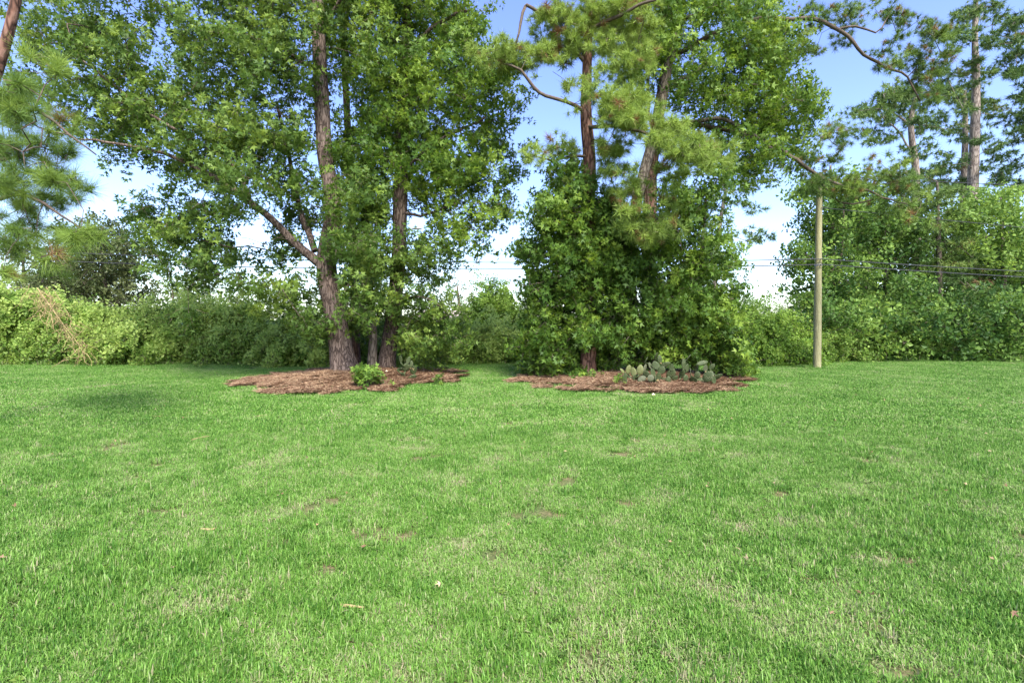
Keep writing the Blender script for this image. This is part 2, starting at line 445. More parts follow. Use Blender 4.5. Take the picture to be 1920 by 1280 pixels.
# ------------------------------------------------------------------ ground
def axis(n, near, far):
    t = np.linspace(-1, 1, n); return np.sign(t) * (near * np.abs(t) + (far - near) * np.abs(t) ** 5)
gx, gy = axis(131, 28, 420), axis(131, 40, 420) + 6
X, Y = np.meshgrid(gx, gy); Z = ground_h(X, Y) - 0.012
idx = np.arange(X.size).reshape(X.shape)
F = np.stack([idx[:-1, :-1], idx[:-1, 1:], idx[1:, 1:], idx[1:, :-1]], -1).reshape(-1, 4)
m, nt, out = nodes_of('lawn_soil')
geo = nt.nodes.new('ShaderNodeNewGeometry'); pos_o = geo.outputs['Position']
big = noise(nt, 0.45, 5, pos_o); small = noise(nt, 35, 5, pos_o, 0.7); mid = noise(nt, 4.0, 5, pos_o, 0.65)
thatch = ramp(nt, [(0.3, (0.060, 0.055, 0.025)), (0.5, (0.18, 0.145, 0.075)), (0.72, (0.32, 0.23, 0.14))], small)
green = ramp(nt, [(0.3, (0.03, 0.07, 0.014)), (0.7, (0.09, 0.17, 0.04))], small)
mm = nt.nodes.new('ShaderNodeMath'); mm.operation = 'ADD'; nt.links.new(big, mm.inputs[0]); nt.links.new(mid, mm.inputs[1])
mr = nt.nodes.new('ShaderNodeMapRange'); mr.inputs[1].default_value = 0.85; mr.inputs[2].default_value = 1.15; mr.inputs[3].default_value = 0.9; mr.inputs[4].default_value = 0.2
nt.links.new(mm.outputs[0], mr.inputs[0])
mx = nt.nodes.new('ShaderNodeMix'); mx.data_type = 'RGBA'; nt.links.new(mr.outputs[0], mx.inputs[0]); nt.links.new(green, mx.inputs[6]); nt.links.new(thatch, mx.inputs[7])
p = nt.nodes.new('ShaderNodeBsdfPrincipled'); p.inputs['Roughness'].default_value = 0.95; p.inputs['Specular IOR Level'].default_value = 0.1
nt.links.new(mx.outputs[2], p.inputs['Base Color'])
bp = nt.nodes.new('ShaderNodeBump'); bp.inputs['Distance'].default_value = 0.03; nt.links.new(small, bp.inputs['Height']); nt.links.new(bp.outputs[0], p.inputs['Normal'])
nt.links.new(p.outputs[0], out.inputs['Surface'])
M['soil'] = m
tag(link('ground', np_mesh('ground', np.stack([X.ravel(), Y.ravel(), Z.ravel()], 1), F, M['soil'], smooth=True)), kind='structure')

# instancing of countless small things (grass, straw) by geometry nodes
def instancer(name, pts, rot, scl, vid, tint, sources, extra_mat=None):
    me = bpy.data.meshes.new(name); me.vertices.add(len(pts)); me.vertices.foreach_set('co', np.asarray(pts, np.float32).ravel())
    for k, v, t in (('rot', rot, 'FLOAT_VECTOR'), ('scl', scl, 'FLOAT_VECTOR')):
        at_ = me.attributes.new(k, t, 'POINT'); at_.data.foreach_set('vector', np.asarray(v, np.float32).ravel())
    at_ = me.attributes.new('vid', 'INT', 'POINT'); at_.data.foreach_set('value', np.asarray(vid, np.int32))
    at_ = me.attributes.new('tint', 'FLOAT', 'POINT'); at_.data.foreach_set('value', np.asarray(tint, np.float32))
    o = link(name, me)
    g = bpy.data.node_groups.new(name, 'GeometryNodeTree')
    g.interface.new_socket('Geometry', in_out='INPUT', socket_type='NodeSocketGeometry'); g.interface.new_socket('Geometry', in_out='OUTPUT', socket_type='NodeSocketGeometry')
    n, l = g.nodes, g.links
    i, ou, ip, j = n.new('NodeGroupInput'), n.new('NodeGroupOutput'), n.new('GeometryNodeInstanceOnPoints'), n.new('GeometryNodeJoinGeometry')
    for s in reversed(sources):
        oi = n.new('GeometryNodeObjectInfo'); oi.inputs['Object'].default_value = s
        gi = n.new('GeometryNodeGeometryToInstance'); l.new(oi.outputs['Geometry'], gi.inputs[0]); l.new(gi.outputs[0], j.inputs[0])
    l.new(j.outputs[0], ip.inputs['Instance']); l.new(i.outputs[0], ip.inputs['Points']); l.new(ip.outputs[0], ou.inputs[0])
    ip.inputs['Pick Instance'].default_value = True
    for nm_, t, sk in (('rot', 'FLOAT_VECTOR', 'Rotation'), ('scl', 'FLOAT_VECTOR', 'Scale'), ('vid', 'INT', 'Instance Index')):
        na = n.new('GeometryNodeInputNamedAttribute'); na.data_type = t; na.inputs['Name'].default_value = nm_
        l.new(na.outputs['Attribute'], ip.inputs[sk])
    md = o.modifiers.new('scatter', 'NODES'); md.node_group = g
    return o

def source(name, V, F, mat, attrs=None):
    return bpy.data.objects.new(name, np_mesh(name, V, F, mat, attrs=attrs))

# grass blade material: clump tint (per instance) plus blade tint (per vertex) and a slow change over the lawn
m, nt, out = nodes_of('grass_blade')
ai = nt.nodes.new('ShaderNodeAttribute'); ai.attribute_name = 'tint'; ai.attribute_type = 'INSTANCER'
ab = nt.nodes.new('ShaderNodeAttribute'); ab.attribute_name = 'blade'; ab.attribute_type = 'GEOMETRY'
geo = nt.nodes.new('ShaderNodeNewGeometry'); wn2 = noise(nt, 0.6, 5, geo.outputs['Position'], 0.6); wn3 = noise(nt, 5.0, 4, geo.outputs['Position'], 0.6)
def madd(a_, ka, b_, kb):
    x = nt.nodes.new('ShaderNodeMath'); x.operation = 'MULTIPLY'; nt.links.new(a_, x.inputs[0]); x.inputs[1].default_value = ka
    y = nt.nodes.new('ShaderNodeMath'); y.operation = 'MULTIPLY_ADD'; nt.links.new(b_, y.inputs[0]); y.inputs[1].default_value = kb; nt.links.new(x.outputs[0], y.inputs[2])
    return y.outputs[0]
s1 = madd(ai.outputs['Fac'], 0.36, ab.outputs['Fac'], 0.42)
s2 = madd(s1, 1.0, madd(wn2, 0.2, wn3, 0.62), 0.75)
c = ramp(nt, [(0.26, (0.040, 0.120, 0.014)), (0.46, (0.112, 0.245, 0.032)), (0.64, (0.200, 0.345, 0.070)), (0.80, (0.24, 0.30, 0.12)), (0.97, (0.34, 0.30, 0.18))], s2)
p = nt.nodes.new('ShaderNodeBsdfPrincipled'); p.inputs['Roughness'].default_value = 0.5; p.inputs['Specular IOR Level'].default_value = 0.25
nt.links.new(c, p.inputs['Base Color'])
t = nt.nodes.new('ShaderNodeBsdfTranslucent'); nt.links.new(c, t.inputs['Color'])
mx = nt.nodes.new('ShaderNodeMixShader'); mx.inputs[0].default_value = 0.3; nt.links.new(p.outputs[0], mx.inputs[1]); nt.links.new(t.outputs[0], mx.inputs[2])
nt.links.new(mx.outputs[0], out.inputs['Surface']); M['grass'] = m

def blades(n, half, L, w, seed, clump=0.05, lean=0.8):
    r = rgen(seed)
    nc = max(3, int(n / 14)); cc = r.uniform(-half, half, (nc, 2)); own = r.integers(0, nc, n)
    base = cc[own] + r.normal(0, clump, (n, 2)); h = L * r.uniform(0.4, 1.15, n) * r.uniform(0.7, 1.2, nc)[own]
    ph = r.uniform(0, 6.283, n); ln = np.abs(r.normal(0, lean, n)).clip(0.05, 1.35)
    d = np.stack([np.cos(ph), np.sin(ph)], 1); s = np.stack([-np.sin(ph + r.normal(0, .5, n)), np.cos(ph)], 1) * (w * r.uniform(0.6, 1.2, n) / 2)[:, None]
    mid = h * 0.55; l1 = ln * 0.6
    p1 = base + d * (mid * np.sin(l1))[:, None]; z1 = mid * np.cos(l1)
    p2 = p1 + d * ((h - mid) * np.sin(np.minimum(ln * 1.5, 1.9)))[:, None]; z2 = z1 + (h - mid) * np.cos(np.minimum(ln * 1.5, 1.9))
    z2 = np.maximum(z2, 0.004)
    z0 = np.zeros(n) - 0.01
    def c3(xy, z): return np.column_stack([xy, z])
    V = np.stack([c3(base - s * 0.7, z0), c3(base + s * 0.7, z0), c3(p1 + s, z1), c3(p1 - s, z1), c3(p2, z2)], 1).reshape(-1, 3)
    b = (np.arange(n) * 5)[:, None]
    Q = b + np.array([[0, 1, 2, 3]]); T = b + np.array([[3, 2, 4]])
    bt = np.where(r.random(n) < 0.13, r.uniform(0.7, 1.25, n), np.clip(r.normal(0.26, 0.24, n) + r.normal(0, .14, nc)[own], -0.1, 0.72))
    return V, [Q, T], {'blade': np.repeat(bt, 5)}

near_src = [source('g', *blades(1050, 0.145, 0.048, 0.0048, 300 + s, 0.022, 1.5)[:2], M['grass'], blades(1050, 0.145, 0.048, 0.0048, 300 + s, 0.022, 1.5)[2]) for s in range(5)]
far_src = [source('g', *blades(1250, 0.28, 0.050, 0.012, 320 + s, 0.045, 1.4)[:2], M['grass'], blades(1250, 0.28, 0.050, 0.012, 320 + s, 0.045, 1.4)[2]) for s in range(4)]
tall_src = [source('g', *blades(34, 0.03, 0.085, 0.0062, 340 + s, 0.018, 0.95)[:2], M['grass'], blades(34, 0.03, 0.085, 0.0062, 340 + s, 0.018, 0.95)[2]) for s in range(5)]

def lawn_mask(x, y):
    k = np.ones(len(x))
    for b in BEDS: k *= np.clip((bed_r(x, y, b) - 0.86) / 0.45 - 0.25 * (vnoise(x * 3, y * 3) - .3), 0, 1)
    return k
r = rgen(77)
pts, vid, scl, tn = [], [], [], []
def jgrid(x0, x1, y0, y1, st):
    X, Y = np.meshgrid(np.arange(x0, x1, st), np.arange(y0, y1, st)); X, Y = X.ravel(), Y.ravel()
    return X + r.uniform(-st * .45, st * .45, X.size), Y + r.uniform(-st * .45, st * .45, X.size)
def add(x, y, v0, nv, s, thin):
    ok = (np.abs(x) < y * 1.12 + 1.6)
    x, y = x[ok], y[ok]
    dry = 0.45 * fbm(x * 0.4, y * 0.6, 0, 41, 2) + 0.55 * fbm(x * 1.3, y * 1.9, 0, 43, 3); fine = fbm(x * 3.6, y * 4.6, 0, 51, 3)
    mk = lawn_mask(x, y)
    keep = (r.random(len(x)) < mk) & (r.random(len(x)) > thin * np.clip((0.65 * fine + 0.35 * dry - 0.53) * 11, 0, 1) * 1.0)
    x, y, dry, fine, mk = x[keep], y[keep], dry[keep], fine[keep], mk[keep]
    hs = s * (0.62 + 0.9 * np.clip(1.1 - dry - 0.5 * fine, 0, 0.8)) * r.uniform(.7, 1.3, len(x))
    pts.append(np.column_stack([x, y, ground_h(x, y)])); vid.append(r.integers(v0, v0 + nv, len(x)))
    scl.append(np.column_stack([np.full(len(x), 1.0), np.full(len(x), 1.0), hs])); tn.append(np.clip(0.27 + (dry - 0.5) * 1.5 + (fine - .5) * 1.9 + r.normal(0, 0.27, len(x)) + (1 - mk) * 0.6, 0, 1))
add(*jgrid(-9, 9, 0.6, 7.5, 0.145), 0, 5, 1.0, 0.9)
add(*jgrid(-26, 32, 7.3, 25.6, 0.27), 5, 4, 1.0, 0.9)
x, y = jgrid(-9, 9, 0.8, 8.0, 0.105); kp = fbm(x * 1.7, y * 1.7, 0, 61, 3) + r.normal(0, .07, len(x)) < 0.52
add(x[kp], y[kp], 9, 5, 1.0, 0.5)
q = r.uniform(0, 6.283, 60); k = r.uniform(.16, .42, 60); pole_xy = ground(1532, 691)
pts.append(np.column_stack([pole_xy[0] + np.cos(q) * k, pole_xy[1] + np.sin(q) * k, np.zeros(60)])); vid.append(r.integers(9, 14, 60)); scl.append(np.full((60, 3), 1.5)); tn.append(r.uniform(.1, .6, 60))
for b in BEDS:
    q = r.uniform(0, 6.283, 700); k = r.normal(1.12, .1, 700); x = b[0] + np.cos(q) * b[2] * k; y = b[1] + np.sin(q) * b[3] * k
    pts.append(np.column_stack([x, y, ground_h(x, y)])); vid.append(r.integers(9, 14, 700)); scl.append(np.full((700, 3), 1.0) * r.uniform(.6, 1.3, (700, 1))); tn.append(r.uniform(.3, 1, 700))
pts, vid, scl, tn = map(np.concatenate, (pts, vid, scl, tn))
rot = np.column_stack([np.zeros(len(pts)), np.zeros(len(pts)), r.uniform(0, 6.283, len(pts))])
tag(instancer('lawn_grass', pts, rot, scl, vid, tn, near_src + far_src + tall_src), kind='stuff')

# ------------------------------------------------------------------ mulch beds of pine straw
M['mulch'] = plain_mat('pine_straw_bed', (0.07, 0.032, 0.020), (0.19, 0.095, 0.058), 30, 0.95, 0.8)
m = leaf_mat('pine_straw', [(0.0, (0.075, 0.036, 0.022)), (0.5, (0.205, 0.115, 0.068)), (1.0, (0.44, 0.33, 0.20))], 0.1, 0.7); M['straw'] = m
def straw(n, half, L, w, seed):
    r = rgen(seed); c = r.uniform(-half, half, (n, 2)); ph = r.uniform(0, 6.283, n); l = L * r.uniform(.5, 1.1, n) / 2
    d = np.stack([np.cos(ph), np.sin(ph)], 1) * l[:, None]; s = np.stack([-np.sin(ph), np.cos(ph)], 1) * w / 2
    z = r.uniform(0.0, 0.035, n); zt = r.uniform(-0.02, 0.03, n)
    V = np.stack([np.column_stack([c - d - s, z]), np.column_stack([c - d + s, z + .004]), np.column_stack([c + d + s, np.maximum(z + zt, 0)]), np.column_stack([c + d - s, np.maximum(z + zt, 0) + .004])], 1).reshape(-1, 3)
    return V, [np.arange(4 * n).reshape(n, 4)], {'tint': np.repeat(np.clip(r.normal(0.5, 0.3, n), 0, 1), 4)}
straw_src = []
for s in range(3):
    V_, F_, A_ = straw(420, 0.24, 0.19, 0.006, 400 + s); straw_src.append(source('s', V_, F_, M['straw'], A_))
for bi, (b, lab) in enumerate(zip(BEDS, ('reddish pine straw bed around the three trunks on the left', 'reddish pine straw bed with prickly pears under the right tree group'))):
    th = np.linspace(0, 2 * math.pi, 73)[:-1]; rr = np.linspace(0, 1.0, 16)
    V, ring = [], []
    T_, R_ = np.meshgrid(th, rr[1:])
    ux, uy = np.cos(T_), np.sin(T_)
    # radius where bed_r reaches ~1.0 in each direction
    lim = np.ones_like(th)
    for _ in range(8):
        lim = lim / np.clip(bed_r(b[0] + np.cos(th) * b[2] * lim, b[1] + np.sin(th) * b[3] * lim, b) / 0.93, 0.8, 1.25)
    lim = np.minimum(lim, 1.0)
    for _ in range(6): lim = (np.roll(lim, 1) + lim + np.roll(lim, -1)) / 3
    lim = lim * 0.94
    xx = b[0] + ux * b[2] * R_ * lim; yy = b[1] + uy * b[3] * R_ * lim
    V = np.column_stack([xx.ravel(), yy.ravel(), ground_h(xx.ravel(), yy.ravel()) + 0.010 + 0.06 * (fbm(xx.ravel() * 4, yy.ravel() * 6, 0, 9) - .5)])
    V = np.vstack([V, [b[0], b[1], float(ground_h(b[0], b[1])) + 0.01]])
    ii = np.arange(len(V) - 1).reshape(len(rr) - 1, len(th))
    Q = np.stack([ii[:-1], np.roll(ii[:-1], -1, 1), np.roll(ii[1:], -1, 1), ii[1:]], -1).reshape(-1, 4)
    C_ = np.stack([np.full(len(th), len(V) - 1), ii[0], np.roll(ii[0], -1)], -1)
    tag(link('mulch_bed', np_mesh('mulch_bed', V, [Q, C_], M['mulch'], smooth=True)), kind='structure')
    x = r.uniform(b[0] - b[2] * 1.5, b[0] + b[2] * 1.5, 3600); y = r.uniform(b[1] - b[3] * 1.6, b[1] + b[3] * 1.3, 3600)
    q = bed_r(x, y, b); kp = (q < 1.0) | ((q < 1.7) & (r.random(len(x)) < (1.7 - q) ** 2 * 1.1) & (fbm(x * 1.6, y * 2.4, 0, 19, 3) > .40 + .2 * (q - 1)))
    x, y = x[kp], y[kp]; n = len(x)
    tag(instancer('pine_straw', np.column_stack([x, y, ground_h(x, y) + np.where(q[kp] < .9, 0.02, 0.05)]), np.column_stack([r.normal(0, .06, n), r.normal(0, .06, n), r.uniform(0, 6.28, n)]),
                  np.ones((n, 3)), r.integers(0, 3, n), r.random(n), straw_src), kind='stuff')

# ------------------------------------------------------------------ the left group of trees
def path_px(pts, d):
    """[(px, py, radius in photo pixels, depth offset)] -> points and radii"""
    P, R = [], []
    for q in pts:
        dd = d + (q[3] if len(q) > 3 else 0); P.append(at(q[0], q[1], dd)); R.append(q[2] * dd / FPX)
    return P, R

def tree_px(name, label, cat, d, trunk, limbs, blobs, protos, leafm, barkm, seed, rz=1.8, gap=0.35, dens=3.0, group=None, **kw):
    r = rgen(seed)
    P, R = path_px(trunk, d)
    P[0] = P[0].copy(); gz = float(ground_h(P[0][0], P[0][1])); P[0][2] = gz - 0.06
    base = (P[0][0], P[0][1], gz)
    mains = [('trunk', P, R)]
    for lb in limbs:
        p_, r_ = path_px(lb, d); mains.append(('limb', p_, [q * 0.78 for q in r_]))
    cl = sample_blobs(blobs, d, rz, gap, dens, r)
    return build_tree(name, label, cat, base, mains, cl, protos, leafm, barkm, r, group=group, **kw)

tree_px('sweetgum_tree', 'tall broadleaf tree with the thickest leaning trunk and a long limb reaching left', 'tree', 15.0,
        [(647, 702, 23), (640, 660, 21), (630, 600, 19.5), (612, 500, 18), (622, 420, 15), (624, 370, 14), (609, 290, 14), (604, 200, 13.5), (599, 110, 12.5), (597, 0, 11), (600, -120, 9), (596, -330, 4)],
        [[(607, 497, 12), (560, 455, 9.5, -.2), (500, 395, 8, -.5), (440, 345, 6.5, -.8), (380, 318, 5.5, -1), (310, 290, 4.5, -1.2), (225, 270, 3, -1.4), (150, 262, 2, -1.5)],
         [(592, 470, 8), (575, 420, 7, .3), (562, 370, 6, .6), (548, 290, 4.5, 1), (520, 200, 3.5, 1.2)],
         [(470, 368, 5, -.6), (430, 300, 4, -.9), (330, 240, 3.5, -1.2), (220, 170, 3, -1.3), (150, 110, 2, -1.4)],
         [(603, 130, 5), (560, 110, 4, -.6), (480, 70, 3, -1), (400, 60, 2, -1.4)],
         [(604, 60, 5), (640, 0, 4, -.5), (700, -60, 3, -1)]],
        [(150, 110, 100, 90, .8), (80, 35, 90, 50, .7), (60, 110, 50, 35, .5), (300, 80, 110, 90, .7), (440, 70, 100, 90), (540, 60, 80, 70), (280, 200, 110, 70), (400, 190, 100, 70), (510, 190, 90, 90), (190, 230, 70, 50, .8),
         (530, 300, 70, 60), (450, 280, 80, 60), (370, 320, 80, 35), (310, 285, 90, 30, .8), (340, 405, 70, 45, .9), (300, 415, 40, 25), (430, 420, 60, 45, .9), (340, 470, 50, 50, .9), (355, 540, 40, 50, .5), (470, 480, 60, 60, .8), (540, 430, 50, 50, .8),
         (500, 560, 50, 40, .6), (565, 545, 42, 50, 1.5), (588, 610, 30, 40, 1.3), (450, 330, 60, 30, .8, -1), (530, 420, 50, 40, .8, -.6), (400, 480, 50, 40, .8), (300, 460, 40, 40, .8), (270, 400, 40, 30, .8), (660, 500, 40, 60, 1.3, -.9), (650, 430, 45, 60, 1.4, -.9), (670, 560, 40, 50, 1.2, -.9), (560, 370, 40, 50),
         (640, 330, 40, 60, 1, -.6), (650, 60, 60, 80, .8),
         (300, -90, 250, 90, .6), (600, -120, 200, 130, .6), (560, -330, 150, 120, .5)],
        P_STAR, M['gum_dark'], M['bark_gum'], 501, rz=2.0, dens=4.2, sprigs=16, rc=0.41, flare=0.35, trunk_sides=40, tint=(0.48, 0.2))

tree_px('broadleaf_tree', 'bright broadleaf tree on a straight dark trunk just right of the thickest trunk', 'tree', 16.4,
        [(722, 692, 16), (732, 630, 14.5), (741, 560, 13.5), (748, 470, 13), (750, 390, 13), (752, 320, 12.5), (756, 200, 10.5), (762, 60, 8), (770, -120, 6), (775, -300, 3)],
        [[(752, 330, 5), (790, 290, 4, -.5), (850, 250, 3, -.8), (910, 220, 2, -1)], [(757, 180, 5), (700, 110, 4, -.6), (660, 40, 3, -1)], [(760, 110, 5), (820, 50, 4, -.5), (880, 20, 3, -1)],
         [(750, 400, 4), (800, 400, 3.2, -.4), (860, 380, 2.4, -.6)]],
        [(690, 60, 70, 70), (780, 40, 90, 80), (860, 80, 70, 80), (900, 150, 45, 70, .9), (720, 160, 80, 80, 1.2), (800, 170, 80, 70, 1.2), (690, 270, 70, 60, 1.2), (780, 290, 90, 60, 1.2), (870, 270, 70, 70), (925, 300, 40, 50, .7), (935, 190, 35, 50, .6),
         (700, 340, 60, 50, 1.2), (800, 350, 55, 35, .7), (880, 370, 65, 60), (870, 440, 50, 45, .8), (920, 400, 30, 30, .5), (850, 480, 20, 15, .4), (830, 440, 20, 25, .4),
         (780, -110, 170, 90, .6), (780, -260, 120, 100, .5)],
        P_STAR, M['gum'], M['bark_gum'], 502, rz=1.8, dens=4.4, sprigs=19, rc=0.43, flare=0.3, trunk_sides=34, tint=(0.62, 0.18))

tree_px('young_sweetgum', 'slim grey young tree with low drooping leaves between the two big left trunks', 'tree', 15.9,
        [(697, 690, 9), (699, 640, 8), (697, 580, 7), (690, 500, 6), (686, 420, 5), (690, 330, 3.5)],
        [[(697, 600, 3), (740, 560, 2.5, -.3), (800, 560, 2, -.5), (840, 590, 1.5, -.6)]],
        [(660, 600, 45, 30, 1.2, -.3), (690, 540, 55, 50, 1.2), (740, 520, 50, 55, 1.1), (800, 540, 50, 50), (830, 600, 40, 45), (780, 610, 50, 50), (740, 620, 30, 40, .7), (690, 450, 50, 50, 1.1), (800, 480, 45, 40, .8), (700, 395, 50, 40), (800, 655, 35, 22, .7), (850, 640, 25, 30, .5)],
        P_STAR, M['gum_dark'], M['bark_grey'], 503, rz=1.1, dens=7.0, sprigs=15, rc=0.36, scl=0.9, tint=(0.5, 0.2), trunk_sides=16)

# needles at the crown of the leftmost trunk group
tree_px('pine_tree', 'pine sprays hanging at the top edge above the thickest left trunk', 'tree', 18.8,
        [(668, 684, 8), (665, 560, 7.5), (660, 400, 7), (650, 200, 6), (640, 0, 5), (630, -200, 3)], [[(640, 10, 3), (560, 20, 2.5, -.6), (490, 30, 2, -1)]],
        [(560, 15, 90, 25, .9, -1.5), (620, -10, 70, 40, .8, -1), (500, 60, 50, 40, .5, -1.5), (600, -110, 150, 60, .5)],
        P_TUFT, M['needle'], M['bark_pine'], 504, limbm=M['twig'], rz=1.2, dens=3.2, sprigs=14, rc=0.4, droop=0.1, tint=(0.5, 0.15), brown=0.12)

# ------------------------------------------------------------------ the right group of trees
tree_px('pine_tree', 'pine with a reddish scaly trunk and yellow green needles left of the right group', 'tree', 14.6,
        [(1102, 702, 15), (1104, 640, 14), (1105, 520, 13), (1104, 400, 12.5), (1105, 300, 12), (1099, 220, 10.5), (1100, 150, 9), (1103, 60, 7.5), (1106, -60, 6), (1110, -280, 2.5)],
        [[(1092, 205, 5), (1060, 188, 4.2, -.3), (1020, 180, 4, -.5), (1000, 160, 4, -.6), (975, 130, 3.2, -.7), (940, 118, 2, -.8)],
         [(1100, 120, 5), (1060, 60, 4.5, -.2), (1000, 15, 4, -.4), (985, 10, 3.8, -.4), (975, 40, 3.2, -.5), (968, 80, 2.2, -.6)],
         [(1104, 296, 4), (1075, 292, 3, -.2), (1040, 300, 2.2, -.3), (1000, 292, 1.4, -.3)],
         [(1100, 240, 5), (1150, 235, 4, -1), (1210, 250, 3.4, -1.6), (1270, 290, 3, -2), (1330, 310, 2, -2.2)],
         [(1103, 60, 5), (1160, 30, 4, -.6), (1230, 0, 3, -1)]],
        [(945, 108, 50, 20, 1.6, -.7), (985, 118, 40, 20, 1.2, -.6), (1040, 105, 50, 30, 1.1), (1090, 60, 80, 50, 1), (1170, 50, 55, 60, 1), (1080, 170, 35, 28, 1.6, -.8), (1160, 110, 60, 40, 1), (1150, 200, 60, 35, 1.5, -1.1), (1210, 225, 60, 30, 1.5, -1.5),
         (1160, 265, 55, 25, .9, -1), (1260, 265, 60, 30, 1.4, -2), (1300, 300, 45, 30, 1.1, -2.1), (1345, 305, 35, 20, .8, -2.2), (1080, 275, 40, 20, .9, -.4), (1020, 292, 45, 14, .7, -.3), (1240, 330, 60, 25, .8, -1.6),
         (1150, 350, 60, 20, .8, -.8), (1100, 25, 110, 40, 1), (1200, 390, 45, 50, .9, -1.2), (1235, 430, 35, 35, .8, -1.3), (1130, 330, 40, 25, .8, -.9), (1100, -120, 160, 80, .7), (1105, -270, 90, 60, .6)],
        P_TUFT, M['needle'], M['bark_pine'], 511, limbm=M['twig'], rz=0.8, gap=0.26, dens=7.5, sprigs=15, rc=0.42, droop=-0.25, tint=(0.78, 0.1), trunk_sides=32, flare=0.2, upness=0.2, seg=0.3, flat=.8, brown=0.05)

tree_px('sweetgum_tree', 'big bright green sweetgum whose crown spreads right of the yellow green pine', 'tree', 16.6,
        [(1190, 690, 13), (1186, 600, 12), (1180, 500, 11), (1190, 400, 10), (1208, 320, 9.5), (1228, 250, 9), (1243, 180, 9), (1252, 130, 8.5), (1268, 50, 7), (1285, -60, 5), (1300, -240, 2.5)],
        [[(1232, 240, 6), (1290, 228, 5, -.5), (1350, 222, 4.5, -.8), (1400, 245, 3.5, -1), (1450, 280, 2.5, -1.2)], [(1245, 165, 5), (1300, 130, 4.5, .3), (1340, 100, 3.5, .4), (1400, 60, 2.4, .5)],
         [(1225, 260, 5), (1216, 190, 4, .6), (1222, 110, 3, .8)], [(1270, 40, 5), (1320, 20, 4, -.5), (1380, -20, 3, -1)]],
        [(1230, 40, 60, 60, .9), (1300, 50, 80, 60), (1380, 50, 80, 60), (1440, 60, 60, 60), (1460, 120, 45, 45), (1350, 140, 80, 50), (1430, 180, 70, 50, 1.2), (1290, 180, 55, 50, .8), (1480, 210, 45, 50), (1400, 245, 70, 45), (1470, 270, 50, 40), (1430, 310, 50, 30, .8),
         (1500, 180, 25, 40, .7), (1220, 150, 45, 50, .7), (1395, 370, 35, 50, .3), (1380, 300, 50, 35, .6), (1500, 285, 25, 25, .6), (1330, 260, 50, 25, .6), (1300, -100, 190, 80, .6), (1290, -240, 120, 80, .5)],
        P_STAR, M['gum'], M['bark_grey'], 512, rz=1.8, dens=4.8, sprigs=17, rc=0.45, tint=(0.58, 0.17), trunk_sides=26, flare=0.2)

tree_px('pine_tree', 'second dark pine trunk inside the right group with two long limbs reaching right', 'tree', 17.2,
        [(1216, 684, 14), (1217, 600, 13.5), (1217, 480, 13), (1219, 370, 12.5), (1222, 300, 12), (1250, 120, 8), (1275, 0, 7), (1290, -160, 4)],
        [[(1255, 110, 6), (1350, 60, 5, -.5), (1430, 40, 4.5, -1), (1495, 40, 4.8, -1.2), (1545, 48, 4.5, -1.3), (1590, 72, 4, -1.4), (1620, 108, 3.4, -1.4), (1660, 126, 3, -1.4), (1700, 145, 2.2, -1.3), (1725, 190, 1.5, -1.3)],
         [(1232, 240, 6), (1330, 240, 5, -.6), (1420, 262, 4.5, -1.2), (1490, 303, 4.2, -1.6), (1530, 330, 3.8, -1.8), (1580, 352, 3, -2), (1640, 360, 2.4, -2.1), (1700, 382, 1.6, -2.2)],
         [(1530, 330, 2.8, -1.8), (1560, 365, 2.4, -1.8), (1600, 382, 2, -1.8), (1650, 372, 1.5, -1.8)],
         [(1555, 52, 3, -1.3), (1600, 50, 2.4, -1.4), (1640, 62, 2, -1.6), (1660, 40, 1.3, -1.7)]],
        [(1560, 25, 60, 22, .9, -1.3), (1630, 30, 55, 25, .9, -1.5), (1540, 80, 35, 20, .5, -1.2), (1700, 60, 50, 35, .9, -1.4), (1680, 110, 50, 30, .9, -1.4), (1740, 110, 45, 30, 1, -1.3), (1720, 165, 50, 25, .9, -1.3), (1770, 90, 30, 25, .7, -1.3), (1510, 95, 30, 18, .4, -1.2),
         (1600, 90, 30, 18, .3, -1.4), (1555, 270, 30, 35, .8, -1.8), (1600, 260, 35, 35, .8, -2), (1620, 320, 50, 30, .9, -2), (1570, 330, 45, 25, .9, -1.8), (1536, 345, 18, 26, 2.2, 0.3), (1560, 350, 40, 22, 1, -1.8), (1610, 355, 50, 22, 1, -2), (1680, 330, 45, 25, .8, -2.1), (1640, 385, 55, 18, .6, -1.9), (1540, 300, 25, 25, .8, -1.8), (1710, 385, 40, 20, .6, -2.1),
         (1250, -120, 150, 70, .4)],
        P_TUFT, M['needle'], M['bark_pine'], 513, limbm=M['twig'], rz=0.6, gap=0.2, dens=7.5, sprigs=10, rc=0.36, droop=-0.1, tint=(0.42, 0.2), trunk_sides=28, flare=0.2, upness=0.0, seg=0.3, scl=.85, brown=0.10)

tree_px('young_sweetgum', 'leafy young tree hugging the reddish pine trunk on the left side of right bed', 'tree', 14.7,
        [(1068, 700, 5), (1064, 620, 4.6), (1060, 520, 4), (1064, 440, 3), (1068, 350, 2)], [[(1064, 600, 2.5), (1030, 540, 2, -.3), (1000, 490, 1.5, -.4)]],
        [(1060, 350, 34, 50, .9), (1025, 390, 30, 40, .8), (1085, 390, 40, 40), (1135, 420, 35, 40), (995, 480, 22, 25, .6), (1010, 600, 24, 35, .7), (1045, 430, 45, 45), (1095, 440, 50, 50), (1010, 470, 30, 25, .7), (1050, 500, 60, 45), (1020, 540, 42, 40), (1100, 520, 50, 50), (1050, 590, 60, 45), (1020, 640, 35, 40), (1080, 640, 50, 42, 1.1), (1140, 480, 40, 60), (1070, 310, 25, 25, .5), (1020, 685, 28, 20), (1060, 680, 25, 18, .7)],
        P_STAR, M['gum'], M['bark_grey'], 514, rz=1.1, gap=.24, dens=9.5, sprigs=17, rc=0.34, scl=0.95, tint=(0.42, 0.22), trunk_sides=12)

